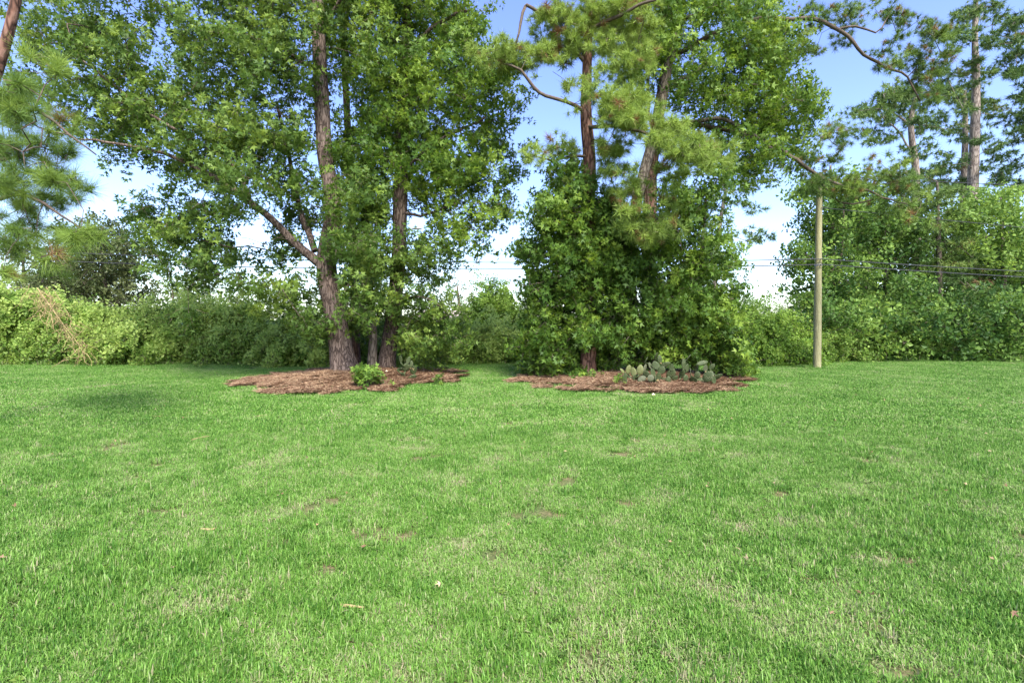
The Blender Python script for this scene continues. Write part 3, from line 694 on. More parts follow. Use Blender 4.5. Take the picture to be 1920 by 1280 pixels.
tree_px('young_sweetgum', 'dense young tree filling the middle of the right group above the prickly pears', 'tree', 14.9,
        [(1160, 698, 5), (1155, 620, 4.6), (1165, 520, 4), (1170, 440, 3), (1178, 380, 2)], [[(1160, 600, 2.5), (1210, 560, 2, -.3), (1250, 530, 1.5, -.4)]],
        [(1160, 420, 45, 45, .9), (1190, 500, 55, 45), (1140, 560, 50, 50), (1200, 580, 60, 45, 1.1), (1250, 540, 50, 45), (1170, 630, 60, 40), (1240, 630, 55, 38), (1120, 600, 40, 40), (1215, 450, 45, 40, .8), (1120, 655, 40, 25), (1270, 590, 50, 45)],
        P_STAR, M['gum'], M['bark_grey'], 515, rz=1.0, gap=.24, dens=9.0, sprigs=17, rc=0.34, scl=0.95, tint=(0.44, 0.22), trunk_sides=12)

tree_px('young_sweetgum', 'looser young tree on the right edge of right bed leaning over the cactus', 'tree', 14.9,
        [(1300, 698, 5), (1302, 620, 4.6), (1310, 520, 4), (1318, 440, 3), (1325, 360, 2)], [[(1302, 610, 2.5), (1340, 570, 2, -.3), (1375, 560, 1.5, -.4)]],
        [(1320, 350, 45, 45, .8), (1280, 380, 40, 40, .8), (1240, 420, 40, 40, .8), (1310, 440, 50, 45, .8), (1280, 490, 45, 45, .8), (1340, 500, 40, 45, .8), (1300, 560, 60, 45), (1350, 570, 40, 40, .9), (1300, 630, 60, 35), (1350, 640, 45, 38), (1385, 655, 30, 30, .8), (1355, 690, 32, 22, .9), (1260, 400, 40, 40, .5), (1375, 460, 20, 35, .4), (1370, 610, 40, 30)],
        P_STAR, M['gum'], M['bark_grey'], 516, rz=1.1, gap=.24, dens=8.5, sprigs=16, rc=0.34, scl=0.95, tint=(0.5, 0.22), trunk_sides=12)

# ------------------------------------------------------------------ near pine at the left edge
tree_px('pine_tree', 'near pine at the far left edge with long drooping green needles', 'tree', 7.2,
        [(-95, 812, 14), (-90, 600, 13), (-75, 400, 11), (-40, 240, 9.5), (2, 110, 8.5), (26, 20, 8), (44, -80, 7), (70, -300, 3)],
        [[(-20, 190, 6), (30, 190, 4.5, -.2), (80, 210, 3.5, -.3), (130, 250, 2.5, -.4), (180, 290, 1.6, -.5)], [(-60, 400, 6), (-10, 380, 5, -.2), (50, 370, 4, -.3), (110, 400, 2.6, -.4), (165, 445, 1.8, -.4)],
         [(-62, 330, 6), (0, 300, 4, .3), (60, 290, 3, .4)]],
        [(30, 150, 40, 25, 1, -.1), (60, 190, 60, 30, 1.1), (10, 250, 40, 45, 1.2, -.4), (100, 225, 35, 25, 1), (60, 285, 60, 25, 1), (150, 285, 35, 15, .9), (50, 340, 60, 30, 1), (110, 325, 30, 20, .8), (20, 400, 40, 30, .9), (70, 410, 45, 30, .8), (160, 452, 25, 15, 1), (100, 380, 30, 25, .8), (40, 460, 50, 20, .6), (10, 500, 30, 15, .6), (110, 495, 25, 15, .8), (120, 330, 40, 30, .8), (30, 450, 40, 25, .8), (150, 370, 30, 20, .6), (70, 130, 40, 20, .6), (20, 330, 40, 40),(130, 440, 40, 20, .7), (60, 520, 50, 15, .5), (10, 200, 40, 30)],
        P_TUFT_NEAR, M['needle'], M['bark_pine'], 520, limbm=M['twig'], rz=1.8, gap=0.12, dens=26, sprigs=3.6, rc=0.17, droop=-0.2, tint=(0.48, 0.15), tip=0.004, trunk_sides=24, upness=0.1, seg=0.15, brown=0.02)

# ------------------------------------------------------------------ hedge mounds grown over with vines
def mound(name, label, px, d, half_px, top_py, ry, seed, leafm='vine', n=900, protos=P_OVAL, group=None, tint=(0.6, 0.2), scl=1.45, power=2.15, cat='shrub'):
    r = rgen(seed)
    c = at(px, 640, d + ry * 0.9); a_ = half_px * d / FPX * 1.06; h = at(px, top_py, d + ry * 0.7)[2] * 0.93
    root = empty(name, (c[0], c[1], 0.0), label, cat, group)
    ax = np.array([a_, ry, h])
    def surf(u, k=1.0):
        q = (np.abs(u[:, 0]) ** power + np.abs(u[:, 1]) ** power + np.abs(u[:, 2]) ** power) ** (1 / power)
        P_ = u / q[:, None] * ax
        nz = fbm(P_[:, 0] * 0.75 + seed, P_[:, 1] * 0.75, P_[:, 2] * 1.0, seed, 3) - 0.5
        return P_ * (k * (1 + 0.75 * nz))[:, None]
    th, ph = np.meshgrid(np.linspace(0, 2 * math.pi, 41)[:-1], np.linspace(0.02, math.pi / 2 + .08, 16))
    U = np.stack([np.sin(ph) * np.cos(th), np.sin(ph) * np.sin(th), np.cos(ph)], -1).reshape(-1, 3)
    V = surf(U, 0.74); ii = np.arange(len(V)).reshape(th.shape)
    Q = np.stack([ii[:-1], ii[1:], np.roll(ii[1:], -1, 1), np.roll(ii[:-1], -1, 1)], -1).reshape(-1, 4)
    link('shade_core', np_mesh('shade_core', V, Q, M['core'], smooth=True), root)['kind'] = 'stuff'  # dark shell added inside so gaps look deep and no light passes
    # filling leaves
    m_ = int(n * 0.55)
    U = unit(r.normal(size=(m_ * 3, 3))); U[:, 2] = np.abs(U[:, 2])
    U = U[(U[:, 1] < 0.35) | (U[:, 2] > 0.6)][:m_]
    P_ = surf(U, 0.76 + 0.2 * r.random(len(U))); dr = unit(P_ / ax) * 0.5 + r.normal(0, .45, P_.shape)
    tn = r.normal(tint[0] - .16, tint[1] * .6, len(P_)); sl = r.uniform(.8, 1.2, len(P_)) * scl
    # cascades: runners that start near the top, arch outward and hang down, with leaves all along
    cas, cdr, ctn, p0, p1, r0 = [], [], [], [], [], []
    nc = max(8, int(n * 0.6 / 9))
    for k in range(nc):
        u = unit(r.normal(size=3) * np.array([1, .8, .8])); u[2] = abs(u[2]) * .9 + .12; u[1] = -abs(u[1]) if r.random() < .8 else u[1]
        q = surf(unit(u)[None], .93)[0]; out_ = unit(q / ax * np.array([1, 1, .2]))
        dirn = unit(out_ * .6 + np.array([r.normal(0, .6), 0, .55])); tb = tint[0] + r.normal(.06, tint[1] * .8)
        L_ = int(r.integers(6, 13))
        for j in range(L_):
            nx = q + dirn * 0.13
            if nx[2] < .05: break
            cas.append(nx + r.normal(0, .035, 3)); cdr.append(dirn + r.normal(0, .35, 3)); ctn.append(tb + r.normal(0, .07) + .05 * (1 - j / L_) + 0.34 * (q[2] / h - .62))  # tint rises with height: young growth on top, shade painted in below
            p0.append(q); p1.append(nx); r0.append(.006)
            q = nx; dirn = unit(dirn + np.array([0, 0, -0.2]) + out_ * .04 + r.normal(0, .1, 3))
    cas = np.array(cas)
    P_ = np.vstack([P_, cas]); dr = np.vstack([dr, np.array(cdr)]); tn = np.concatenate([tn, ctn]); sl = np.concatenate([sl, r.uniform(.6, .95, len(cas)) * scl])
    kp = P_[:, 2] > .04
    sl = sl * (1 + .55 * (fbm(P_[:, 0] * .8, P_[:, 1], P_[:, 2] * .8, seed + 5, 2) - .5))
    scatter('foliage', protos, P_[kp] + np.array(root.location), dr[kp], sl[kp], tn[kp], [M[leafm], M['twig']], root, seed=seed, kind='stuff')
    V, F = frusta(np.array(p0), np.array(p1), np.array(r0), np.array(r0) * .85, 3)
    link('runners', np_mesh('runners', V, F, M['twig']), root)['kind'] = 'stuff'
    return root

HG = 'vine covered mounds of the hedge'
mound('hedge_mound', 'leafy hedge mound at the far left edge behind dry tan twigs', 20, 20.3, 130, 545, 1.6, 601, n=2600, group=HG)
mound('hedge_mound', 'hedge mound right of the dry twigs at the hedge dip', 185, 20.6, 95, 600, 1.6, 602, n=2000, group=HG, tint=(.58, .22))
mound('hedge_mound', 'long vine draped hedge mound rising behind the open lawn', 345, 20.8, 105, 584, 1.8, 603, n=2700, group=HG, tint=(.66, .22))
mound('hedge_mound', 'hedge mound with pale leaves just left of the thickest trunk', 515, 20.4, 100, 600, 1.7, 604, n=2300, group=HG, tint=(.72, .22))
mound('hedge_mound', 'shaded hedge mound seen between the left trunks', 660, 20.8, 110, 600, 1.6, 605, n=1600, group=HG, tint=(.35, .2))
mound('hedge_mound', 'dark bottomed hedge mound right of the left trunks under drooping leaves', 800, 20.6, 100, 622, 1.6, 606, n=1800, group=HG, tint=(.62, .22))
mound('hedge_mound', 'hedge mound in the gap between the two tree groups', 950, 20.9, 95, 622, 1.7, 607, n=2000, group=HG, tint=(.75, .22))
mound('hedge_mound', 'hedge mound hidden behind the right tree group', 1120, 21.2, 130, 610, 1.6, 608, n=900, group=HG, tint=(.5, .2))
mound('hedge_mound', 'bulging light green vine mound low in front of the left hedge', 270, 19.9, 60, 612, 1.0, 621, n=1000, group=HG, tint=(.7, .22))
mound('hedge_mound', 'rounded vine hump standing above the hedge line left of the long limb', 430, 21.8, 55, 556, 1.2, 622, n=1000, group=HG, tint=(.6, .22))
mound('hedge_mound', 'hump of vines at the far left above the hedge line', 90, 21.6, 50, 550, 1.2, 623, n=1000, group=HG, tint=(.75, .2))
mound('hedge_mound', 'low spill of vines at the hedge foot just left of the thickest trunk', 575, 19.6, 55, 630, 0.9, 624, n=800, group=HG, tint=(.72, .22))
mound('vine_covered_tree', 'rounded vine covered dome rising above the hedge gap', 926, 27.0, 52, 528, 1.5, 609, leafm='bright_leaf', n=1500, power=2.0, tint=(.5, .2), cat='tree')
mound('leafy_shrub', 'bright green shrub just right of the right tree group', 1400, 20.3, 55, 600, 1.4, 610, leafm='bright_leaf', n=1300, tint=(.55, .2))
mound('leafy_shrub', 'low bright shrub spilling onto the lawn left of the utility pole', 1440, 19.8, 55, 648, 1.0, 611, leafm='bright_leaf', n=900, tint=(.5, .2))
mound('leafy_shrub', 'taller green shrub left of the pole in front of distant trees', 1465, 22.5, 50, 600, 1.4, 612, leafm='bright_leaf', n=1200, tint=(.45, .2))
mound('leafy_shrub', 'small round shrub at the pole side of the woods', 1535, 22.0, 50, 622, 1.2, 613, n=1000, tint=(.4, .2))
mound('undergrowth_shrub', 'dark undergrowth right of the pole at the woodland foot', 1620, 23.4, 75, 585, 1.5, 614, leafm='wood_leaf', n=1800, tint=(.45, .25))
mound('undergrowth_shrub', 'layered undergrowth in the middle of the woodland foot', 1735, 23.0, 70, 622, 1.5, 615, leafm='wood_leaf', n=2100, tint=(.5, .2))
mound('undergrowth_shrub', 'dark undergrowth toward the right edge below hanging pine boughs', 1850, 23.6, 80, 572, 1.5, 616, leafm='wood_leaf', n=2100, tint=(.45, .25))
mound('undergrowth_shrub', 'undergrowth cut off by the right edge of the picture', 2010, 23.6, 90, 600, 1.5, 617, leafm='wood_leaf', n=1300, tint=(.4, .2))

# ------------------------------------------------------------------ trees beyond the hedge
BT = 'trees beyond the hedge'
def far_tree(name, label, px, d, top, base_half, blobs, seed, leafm, barkm, trunk=None, limbs=(), protos=P_FAR, cat='tree', group=BT, **kw):
    tr = trunk or [(px, 612 + 1500 / d, base_half), (px + 2, 600, base_half * .9), (px, (600 + top) / 2, base_half * .7), (px - 3, top + 10, base_half * .3)]
    args = dict(rz=2.0, gap=.5, dens=1.6, sprigs=11, rc=0.75, tip=0.012, trunk_sides=10, seg=0.8, flare=.2); args.update(kw)
    return tree_px(name, label, cat, d, tr, list(limbs), blobs, protos, M[leafm], M[barkm], seed, group=group, **args)

far_tree('cedar_tree', 'dark grey green spreading tree rising above the hedge at left', 195, 31, 415, 7,
         [(170, 440, 50, 25), (210, 440, 50, 25), (230, 480, 50, 35), (160, 480, 60, 30), (195, 530, 75, 35), (120, 530, 50, 35), (240, 550, 45, 35), (150, 570, 60, 25), (90, 550, 40, 30, .7), (180, 500, 70, 40)], 701, 'grey_leaf', 'bark_grey', tint=(.4, .2), dens=3.0, flat=.5)
far_tree('distant_tree', 'small far tree above the hedge right of the dark spreading tree', 325, 45, 525, 3, [(320, 545, 35, 18), (350, 555, 25, 15)], 702, 'grey_leaf', 'bark_grey', tint=(.6, .15))
far_tree('distant_tree', 'pale far tree seen under the long left limb', 395, 50, 528, 3, [(385, 550, 35, 18), (430, 560, 30, 18)], 703, 'grey_leaf', 'bark_grey', tint=(.65, .15))
far_tree('distant_tree', 'hazy grey green tree left of the vine covered dome', 860, 46, 525, 4, [(862, 545, 26, 18), (845, 570, 28, 22), (875, 575, 22, 20), (820, 585, 25, 15)], 704, 'grey_leaf', 'bark_grey', tint=(.5, .15), dens=1.1)
far_tree('distant_tree', 'far tree peeking right of the vine covered dome', 990, 50, 560, 3, [(985, 580, 22, 15), (1010, 575, 25, 18)], 705, 'grey_leaf', 'bark_grey', tint=(.5, .15))
far_tree('distant_tree', 'rounded far tree on the skyline right of the right tree group', 1410, 55, 560, 3, [(1405, 585, 32, 20), (1440, 578, 30, 15), (1430, 600, 40, 15)], 706, 'wood_leaf', 'bark_grey', tint=(.7, .12))
far_tree('distant_tree', 'far tree on the skyline just left of the pole', 1480, 60, 565, 3, [(1475, 582, 28, 15), (1510, 580, 20, 18), (1490, 600, 30, 12)], 707, 'grey_leaf', 'bark_grey', tint=(.6, .12))
far_tree('dead_shrub', 'pale grey leafless looking bush among green shrubs left of the pole', 1426, 30, 580, 2, [(1426, 592, 9, 12, 1)], 708, 'grey_leaf', 'bark_pale', cat='shrub', group=None, tint=(.95, .05), dens=6, gap=.1, sprigs=4, rc=.3, scl=.5)
far_tree('pine_tree', 'slender distant pine leaning behind the right edge of the right group', 1343, 30, 330, 5,
         [(1385, 365, 40, 22, 1.1), (1350, 340, 45, 20, .8), (1420, 395, 25, 18, .9), (1390, 440, 35, 18, 1), (1420, 450, 22, 16, .9), (1350, 500, 25, 20, .7), (1370, 540, 22, 25, .9), (1330, 410, 25, 25, .5)], 709, 'needle_far', 'bark_pale',
         trunk=[(1338, 662, 5), (1340, 560, 4.5), (1342, 480, 4.2), (1350, 420, 3.8), (1362, 350, 3), (1368, 320, 1.5)], protos=P_TUFT_FAR, group=None, dens=1.7, sprigs=11, rc=.6, gap=.4, rz=1.5, tint=(.5, .15), flat=.6)
far_tree('distant_tree', 'grey green tree behind the hedge under the near pine boughs', 45, 34, 450, 4, [(20, 470, 50, 35), (70, 490, 45, 35), (30, 530, 60, 30), (95, 530, 40, 25)], 710, 'grey_leaf', 'bark_grey', tint=(.6, .15))

# the wood on the right: tall pines behind, broadleaf trees in front
WP, WB = 'tall pines of the right hand wood', 'broadleaf trees of the right hand wood'
PK = dict(protos=P_TUFT_FAR, dens=2.7, sprigs=15, rc=0.62, gap=.4, rz=2.4, flat=.55, upness=0.1, tint=(.48, .17))
def L(*p): return list(p)
far_tree('pine_tree', 'tallest pale trunked pine standing above the right wood', 1826, 32, 0, 8,
         [(1850, 40, 50, 30, .8), (1800, 60, 45, 25, .8), (1880, 90, 40, 30, .7), (1790, 130, 50, 25, .8), (1860, 140, 60, 25, .8), (1820, 190, 40, 20, .6), (1900, 200, 50, 25, .8), (1780, 220, 35, 20, .6), (1850, 255, 45, 18, .7), (1790, 300, 40, 20, .7), (1830, 15, 45, 25, .8), (1830, -60, 70, 50, .7)],
         721, 'needle_far', 'bark_pale', trunk=[(1822, 660, 10), (1822, 500, 9.5), (1823, 380, 9), (1828, 250, 7.5), (1830, 150, 6), (1828, 60, 4.5), (1832, -60, 3)], group=WP, **PK)
far_tree('pine_tree', 'shorter grey pine with crooked limbs left of the tallest right pine', 1712, 31, 170, 6,
         [(1690, 170, 45, 20), (1650, 190, 45, 20), (1630, 215, 35, 18), (1740, 180, 40, 20), (1680, 220, 50, 18, .9), (1650, 260, 45, 16, .9), (1750, 230, 40, 20, .9), (1740, 270, 30, 15, .7), (1690, 290, 45, 15, .7), (1700, 200, 40, 20)],
         722, 'needle_far', 'bark_pale', trunk=[(1722, 660, 8), (1720, 480, 7.5), (1717, 320, 6), (1712, 280, 5.5), (1708, 230, 4.5), (1716, 180, 3)], limbs=[[(1709, 235, 2.5), (1680, 215, 2), (1640, 200, 1.3)], [(1714, 300, 2.5), (1690, 255, 2), (1650, 215, 1.3)]], group=WP, **PK)
far_tree('pine_tree', 'thin pine standing just behind the tallest right pine', 1808, 38, 170, 5,
         [(1770, 170, 40, 20), (1750, 330, 40, 20), (1810, 250, 40, 20, .7), (1780, 350, 40, 20), (1810, 320, 35, 20, .6), (1806, 175, 40, 22), (1835, 205, 35, 18)], 723, 'needle_far', 'bark_pale',
         trunk=[(1806, 655, 7), (1806, 400, 6), (1810, 250, 4.5), (1808, 170, 3)], group=WP, **PK)
far_tree('pine_tree', 'dark pine filling the upper right corner', 1935, 33, 60, 7,
         [(1910, 130, 40, 30, .8), (1940, 60, 50, 40), (1910, 240, 40, 25), (1890, 290, 40, 22), (1915, 330, 40, 25), (1890, 350, 35, 20), (1950, 200, 50, 60), (1870, 320, 30, 15, .7)], 724, 'needle_far', 'bark_grey', group=WP, **{**PK, 'tint': (.25, .12), 'dens': 2.4})
BK = dict(dens=2.6, sprigs=17, rc=0.60, gap=.45, rz=1.8, tip=.01)
far_tree('broadleaf_tree', 'tall leafy tree standing directly behind the utility pole', 1560, 25, 300, 6,
         [(1545, 345, 40, 30), (1590, 370, 45, 35), (1530, 410, 35, 35, .8), (1580, 430, 50, 40), (1530, 480, 38, 30), (1500, 495, 32, 16, 1.1), (1512, 350, 25, 20, .6), (1590, 500, 50, 40), (1540, 550, 40, 40), (1600, 570, 50, 40), (1545, 610, 35, 30), (1600, 625, 45, 30, 1.2, -2.2), (1520, 560, 30, 30), (1560, 600, 45, 35, 1.2, -2)], 731, 'wood_leaf', 'bark_grey',
         limbs=[[(1570, 520, 3.5), (1580, 440, 3), (1585, 370, 2)]], group=WB, **{**BK, 'tint': (.45, .3)})
far_tree('broadleaf_tree', 'green tree in the wood right of the pole with a broken pale limb', 1660, 26, 390, 6,
         [(1640, 420, 45, 30), (1690, 430, 45, 30), (1640, 480, 50, 35), (1700, 490, 45, 35), (1650, 540, 50, 35), (1700, 550, 45, 35), (1660, 590, 50, 30), (1690, 610, 55, 35, 1.2, -3), (1640, 600, 50, 35, 1.2, -3), (1720, 560, 50, 30, 1, -2.5), (1670, 640, 50, 22, 1.2, -3.4)], 732, 'wood_leaf', 'bark_grey',
         limbs=[[(1630, 470, 2), (1650, 450, 2.4), (1670, 432, 1.6)]], group=WB, **{**BK, 'tint': (.5, .3)})
far_tree('pine_tree', 'bushy mid height pine with soft needles in front of the right wood', 1760, 25, 330, 6,
         [(1720, 350, 45, 22), (1680, 340, 40, 20), (1770, 360, 40, 22), (1730, 390, 50, 22), (1780, 410, 45, 22), (1800, 470, 50, 25), (1760, 500, 50, 25), (1830, 560, 45, 25, 1, -1), (1860, 590, 40, 20, 1, -1), (1800, 530, 45, 22), (1740, 440, 45, 22), (1850, 500, 40, 22)], 733, 'needle_far', 'bark_grey', group=WP,
         **{**PK, 'dens': 3.4, 'sprigs': 17, 'scl': .8, 'rz': 1.5, 'tint': (.6, .15)})
far_tree('broadleaf_tree', 'bright rounded tree below the tallest pine at the right edge', 1880, 25.5, 360, 6,
         [(1880, 385, 45, 28), (1840, 410, 40, 28), (1910, 420, 45, 35), (1870, 450, 50, 30), (1920, 490, 45, 35)], 734, 'wood_leaf', 'bark_grey', group=WB, **{**BK, 'tint': (.72, .2)})
far_tree('broadleaf_tree', 'shadowed tree low in the right wood behind the soft needled pine', 1850, 27, 430, 7,
         [(1780, 580, 60, 35), (1850, 540, 60, 40), (1910, 560, 50, 45), (1740, 590, 50, 35), (1880, 610, 60, 30), (1950, 500, 50, 60), (1780, 600, 55, 35, 1.1, -4), (1850, 585, 55, 35, 1.1, -4), (1910, 600, 50, 40, 1.1, -4), (1820, 640, 60, 22, 1.1, -4.4)], 735, 'wood_leaf', 'bark_grey', group=WB, **{**BK, 'tint': (.28, .22)})
far_tree('broadleaf_tree', 'back row tree closing the gap behind the pole side trees', 1620, 31, 380, 6,
         [(1600, 440, 60, 40), (1680, 460, 60, 40), (1760, 470, 60, 40), (1620, 560, 60, 45), (1720, 560, 60, 45), (1840, 460, 60, 40), (1650, 400, 60, 35), (1730, 415, 60, 35), (1800, 530, 70, 50)], 736, 'wood_leaf', 'bark_grey', group=WB, **{**BK, 'tint': (.3, .15), 'rc': .9, 'dens': 2.2})

# ------------------------------------------------------------------ utility pole and wires
M['pole'] = plain_mat('treated_pole_wood', (0.13, 0.12, 0.055), (0.34, 0.32, 0.18), 9, 0.85, 0.3, (6, 6, 0.35))
M['wire'] = plain_mat('wire', (0.03, 0.03, 0.035), (0.06, 0.06, 0.065), 3, .5, 0)
M['metal'] = plain_mat('grey_metal', (0.2, 0.2, 0.2), (0.32, 0.32, 0.33), 6, .5, 0.05)
gp = ground(1532, 691); PD = float(gp[1])
root = empty('utility_pole', (gp[0], gp[1], 0), 'weathered greenish wooden utility pole standing on the lawn at right', 'utility pole')
pp, pr = smooth_path([np.array([gp[0], PD, -0.3]), at(1533, 600, PD), at(1534.5, 480, PD), at(1536.5, 326, PD)], np.array([6.8, 6.6, 5.7, 4.9]) * PD / FPX, 0.12)
link('pole_shaft', trunk_mesh('pole_shaft', pp, pr, M['pole'], 24, 0.02, 0, root.location, 4), root)
def tube_obj(name, pts, rad, mat, parent=None, sides=6):
    pts = np.array(pts, float); o_ = np.array(parent.location) if parent is not None else np.zeros(3)
    rad = np.full(len(pts), rad) if np.ndim(rad) == 0 else np.array(rad)
    return link(name, trunk_mesh(name, pts - o_ * 0, rad, mat, sides, 0, 0, o_, 0), parent)
for py, s in ((487, -1), (497, 1)):
    c_ = at(1534.5, py, PD)
    tube_obj('bolt', [c_ + np.array([0, -0.22, 0]), c_ + np.array([0, 0.22, 0])], 0.018, M['metal'], root, 8)
c_ = at(1534.5, 497, PD)
tube_obj('clamp_band', [c_ + np.array([0, 0, -0.03]), c_ + np.array([0, 0, 0.03])], 6.4 * PD / FPX, M['metal'], root, 20)
def wire(a_, b_, sag, label, rad=0.017):
    t = np.linspace(0, 1, 40)[:, None]; P_ = a_ * (1 - t) + b_ * t; P_[:, 2] -= (sag * 4 * t * (1 - t))[:, 0]
    o = tube_obj('power_line', P_, rad, M['wire'], None, 5)
    tag(o, label, 'cable', 'power lines on the utility pole')
wire(at(1534.5, 487, PD) + np.array([0, -.2, 0]), at(-260, 452, 22), 0.42, 'upper power line running left from the pole behind the tree groups')
wire(at(1534.5, 497, PD) + np.array([0, -.2, 0]), at(-260, 470, 22), 0.42, 'lower power line running left from the pole behind the tree groups')
wire(at(1534.5, 487, PD) + np.array([0, -.2, 0]), at(2150, 519, 22), 0.05, 'upper of the two close power lines running right in front of the wood')
wire(at(1534.5, 497, PD) + np.array([0, -.2, 0]), at(2150, 530, 22), 0.05, 'lower of the two close power lines running right in front of the wood')
wire(at(1535.5, 391, PD) + np.array([0, -.14, 0]), at(2150, 447, 22), 0.03, 'single wire crossing the right wood well above the close pair', .013)
wire(at(1536.5, 332, PD) + np.array([0, -.12, 0]), at(2150, 356, 22), 0.03, 'topmost wire from the pole head passing the tall pines at right', .013)

# street lamp whose arm shows right of the second trunk
lr = empty('street_lamp', (*at(752, 640, 33)[:2], 0), 'grey street lamp arm poking out right of the second left trunk', 'street lamp')
tube_obj('lamp_post', [[lr.location.x, 33, 0], [lr.location.x, 33, 4], at(752, 445, 33)], [.1, .09, .07], M['metal'], lr, 10)
tube_obj('lamp_arm', [at(752, 446, 33), at(757, 437, 33), at(766, 431, 33), at(775, 429.5, 33)], .05, M['metal'], lr, 8)
hd = at(782, 428.5, 33) - np.array(lr.location)
u = np.linspace(0, math.pi, 9); w = np.linspace(0, 2 * math.pi, 13)[:-1]
Vh = np.array([[math.cos(a_) * 0.33, math.sin(a_) * 0.13 * math.cos(b_), math.sin(a_) * 0.075 * math.sin(b_)] for a_ in u for b_ in w]) + hd
ii = np.arange(len(Vh)).reshape(9, 12)
link('lamp_head', np_mesh('lamp_head', Vh, np.stack([ii[:-1], ii[1:], np.roll(ii[1:], -1, 1), np.roll(ii[:-1], -1, 1)], -1).reshape(-1, 4), M['metal'], smooth=True), lr)

# house glimpsed behind the hedge
M['brick'] = plain_mat('pinkish_render', (0.42, 0.30, 0.25), (0.58, 0.45, 0.38), 3, .9, .1); M['roof'] = plain_mat('roof', (0.34, 0.27, 0.24), (0.48, 0.40, 0.36), 6, .9, .1)
hx, hy = at(835, 600, 40)[:2]
hr = empty('house', (hx, hy, 0), 'pinkish house barely showing above the hedge behind the left trees', 'house')
Vw = np.array([(sx * 2.6, sy * 3, z) for z in (0, 1.85) for sx, sy in ((-1, -1), (1, -1), (1, 1), (-1, 1))])
link('wall', np_mesh('wall', Vw, [np.array([(0, 1, 5, 4), (1, 2, 6, 5), (2, 3, 7, 6), (3, 0, 4, 7)])], M['brick']), hr)
Vr = np.array([(-2.9, -3.3, 1.86), (2.9, -3.3, 1.86), (2.9, 3.3, 1.86), (-2.9, 3.3, 1.86), (-1.6, 0, 2.75), (1.6, 0, 2.75)])
link('roof', np_mesh('roof', Vr, [np.array([(0, 1, 5, 4), (2, 3, 4, 5), (3, 2, 1, 0)]), np.array([(1, 2, 5), (3, 0, 4)])], M['roof']), hr)

# ------------------------------------------------------------------ prickly pears
M['pad'] = plain_mat('cactus_pad', (0.020, 0.032, 0.010), (0.055, 0.075, 0.025), 9, .6, .15)
M['pad_pale'] = plain_mat('pale_cactus_pad', (0.075, 0.09, 0.03), (0.15, 0.165, 0.06), 9, .6, .15)
M['pad_grey'] = plain_mat('grey_cactus_pad', (0.036, 0.046, 0.022), (0.090, 0.10, 0.052), 9, .6, .15)
for k in ('pad', 'pad_pale', 'pad_grey'):          # rows of pale areoles with spines
    nt = M[k].node_tree; p_ = [q for q in nt.nodes if q.type == 'BSDF_PRINCIPLED'][0]; src_ = p_.inputs['Base Color'].links[0].from_socket
    tc = nt.nodes.new('ShaderNodeTexCoord'); vo = nt.nodes.new('ShaderNodeTexVoronoi'); vo.inputs['Scale'].default_value = 8.0; vo.inputs['Randomness'].default_value = 0.4
    nt.links.new(tc.outputs['Object'], vo.inputs['Vector'])
    lt = nt.nodes.new('ShaderNodeMath'); lt.operation = 'LESS_THAN'; lt.inputs[1].default_value = 0.16; nt.links.new(vo.outputs['Distance'], lt.inputs[0])
    mx = nt.nodes.new('ShaderNodeMix'); mx.data_type = 'RGBA'; nt.links.new(lt.outputs[0], mx.inputs[0]); nt.links.new(src_, mx.inputs[6]); mx.inputs[7].default_value = (.30, .27, .17, 1)
    nt.links.new(mx.outputs[2], p_.inputs['Base Color'])
def pad_mesh(mat, seed):
    r = rgen(seed); V = []
    nu, nv = 11, 14
    for i in range(nu):
        t = i / (nu - 1); z = t; w_ = 0.5 * math.sin(math.pi * t ** 0.8) ** 0.62 * (0.72 + 0.28 * t) if 0 < t < 1 else 0.0
        for j in range(nv):
            b_ = 2 * math.pi * j / nv
            V.append((w_ * math.cos(b_) + r.normal(0, .005), 0.10 * w_ ** 0.5 * math.sin(b_) * (1 if 0 < t < 1 else 0) + 0.06 * math.sin(t * 3 + seed), z))
    ii = np.arange(nu * nv).reshape(nu, nv)
    return np_mesh('pad', np.array(V), np.stack([ii[:-1], np.roll(ii[:-1], -1, 1), np.roll(ii[1:], -1, 1), ii[1:]], -1).reshape(-1, 4), mat, smooth=True)
PADS = {k: [pad_mesh(M[k], 7 + s) for s in range(3)] for k in ('pad', 'pad_pale', 'pad_grey')}
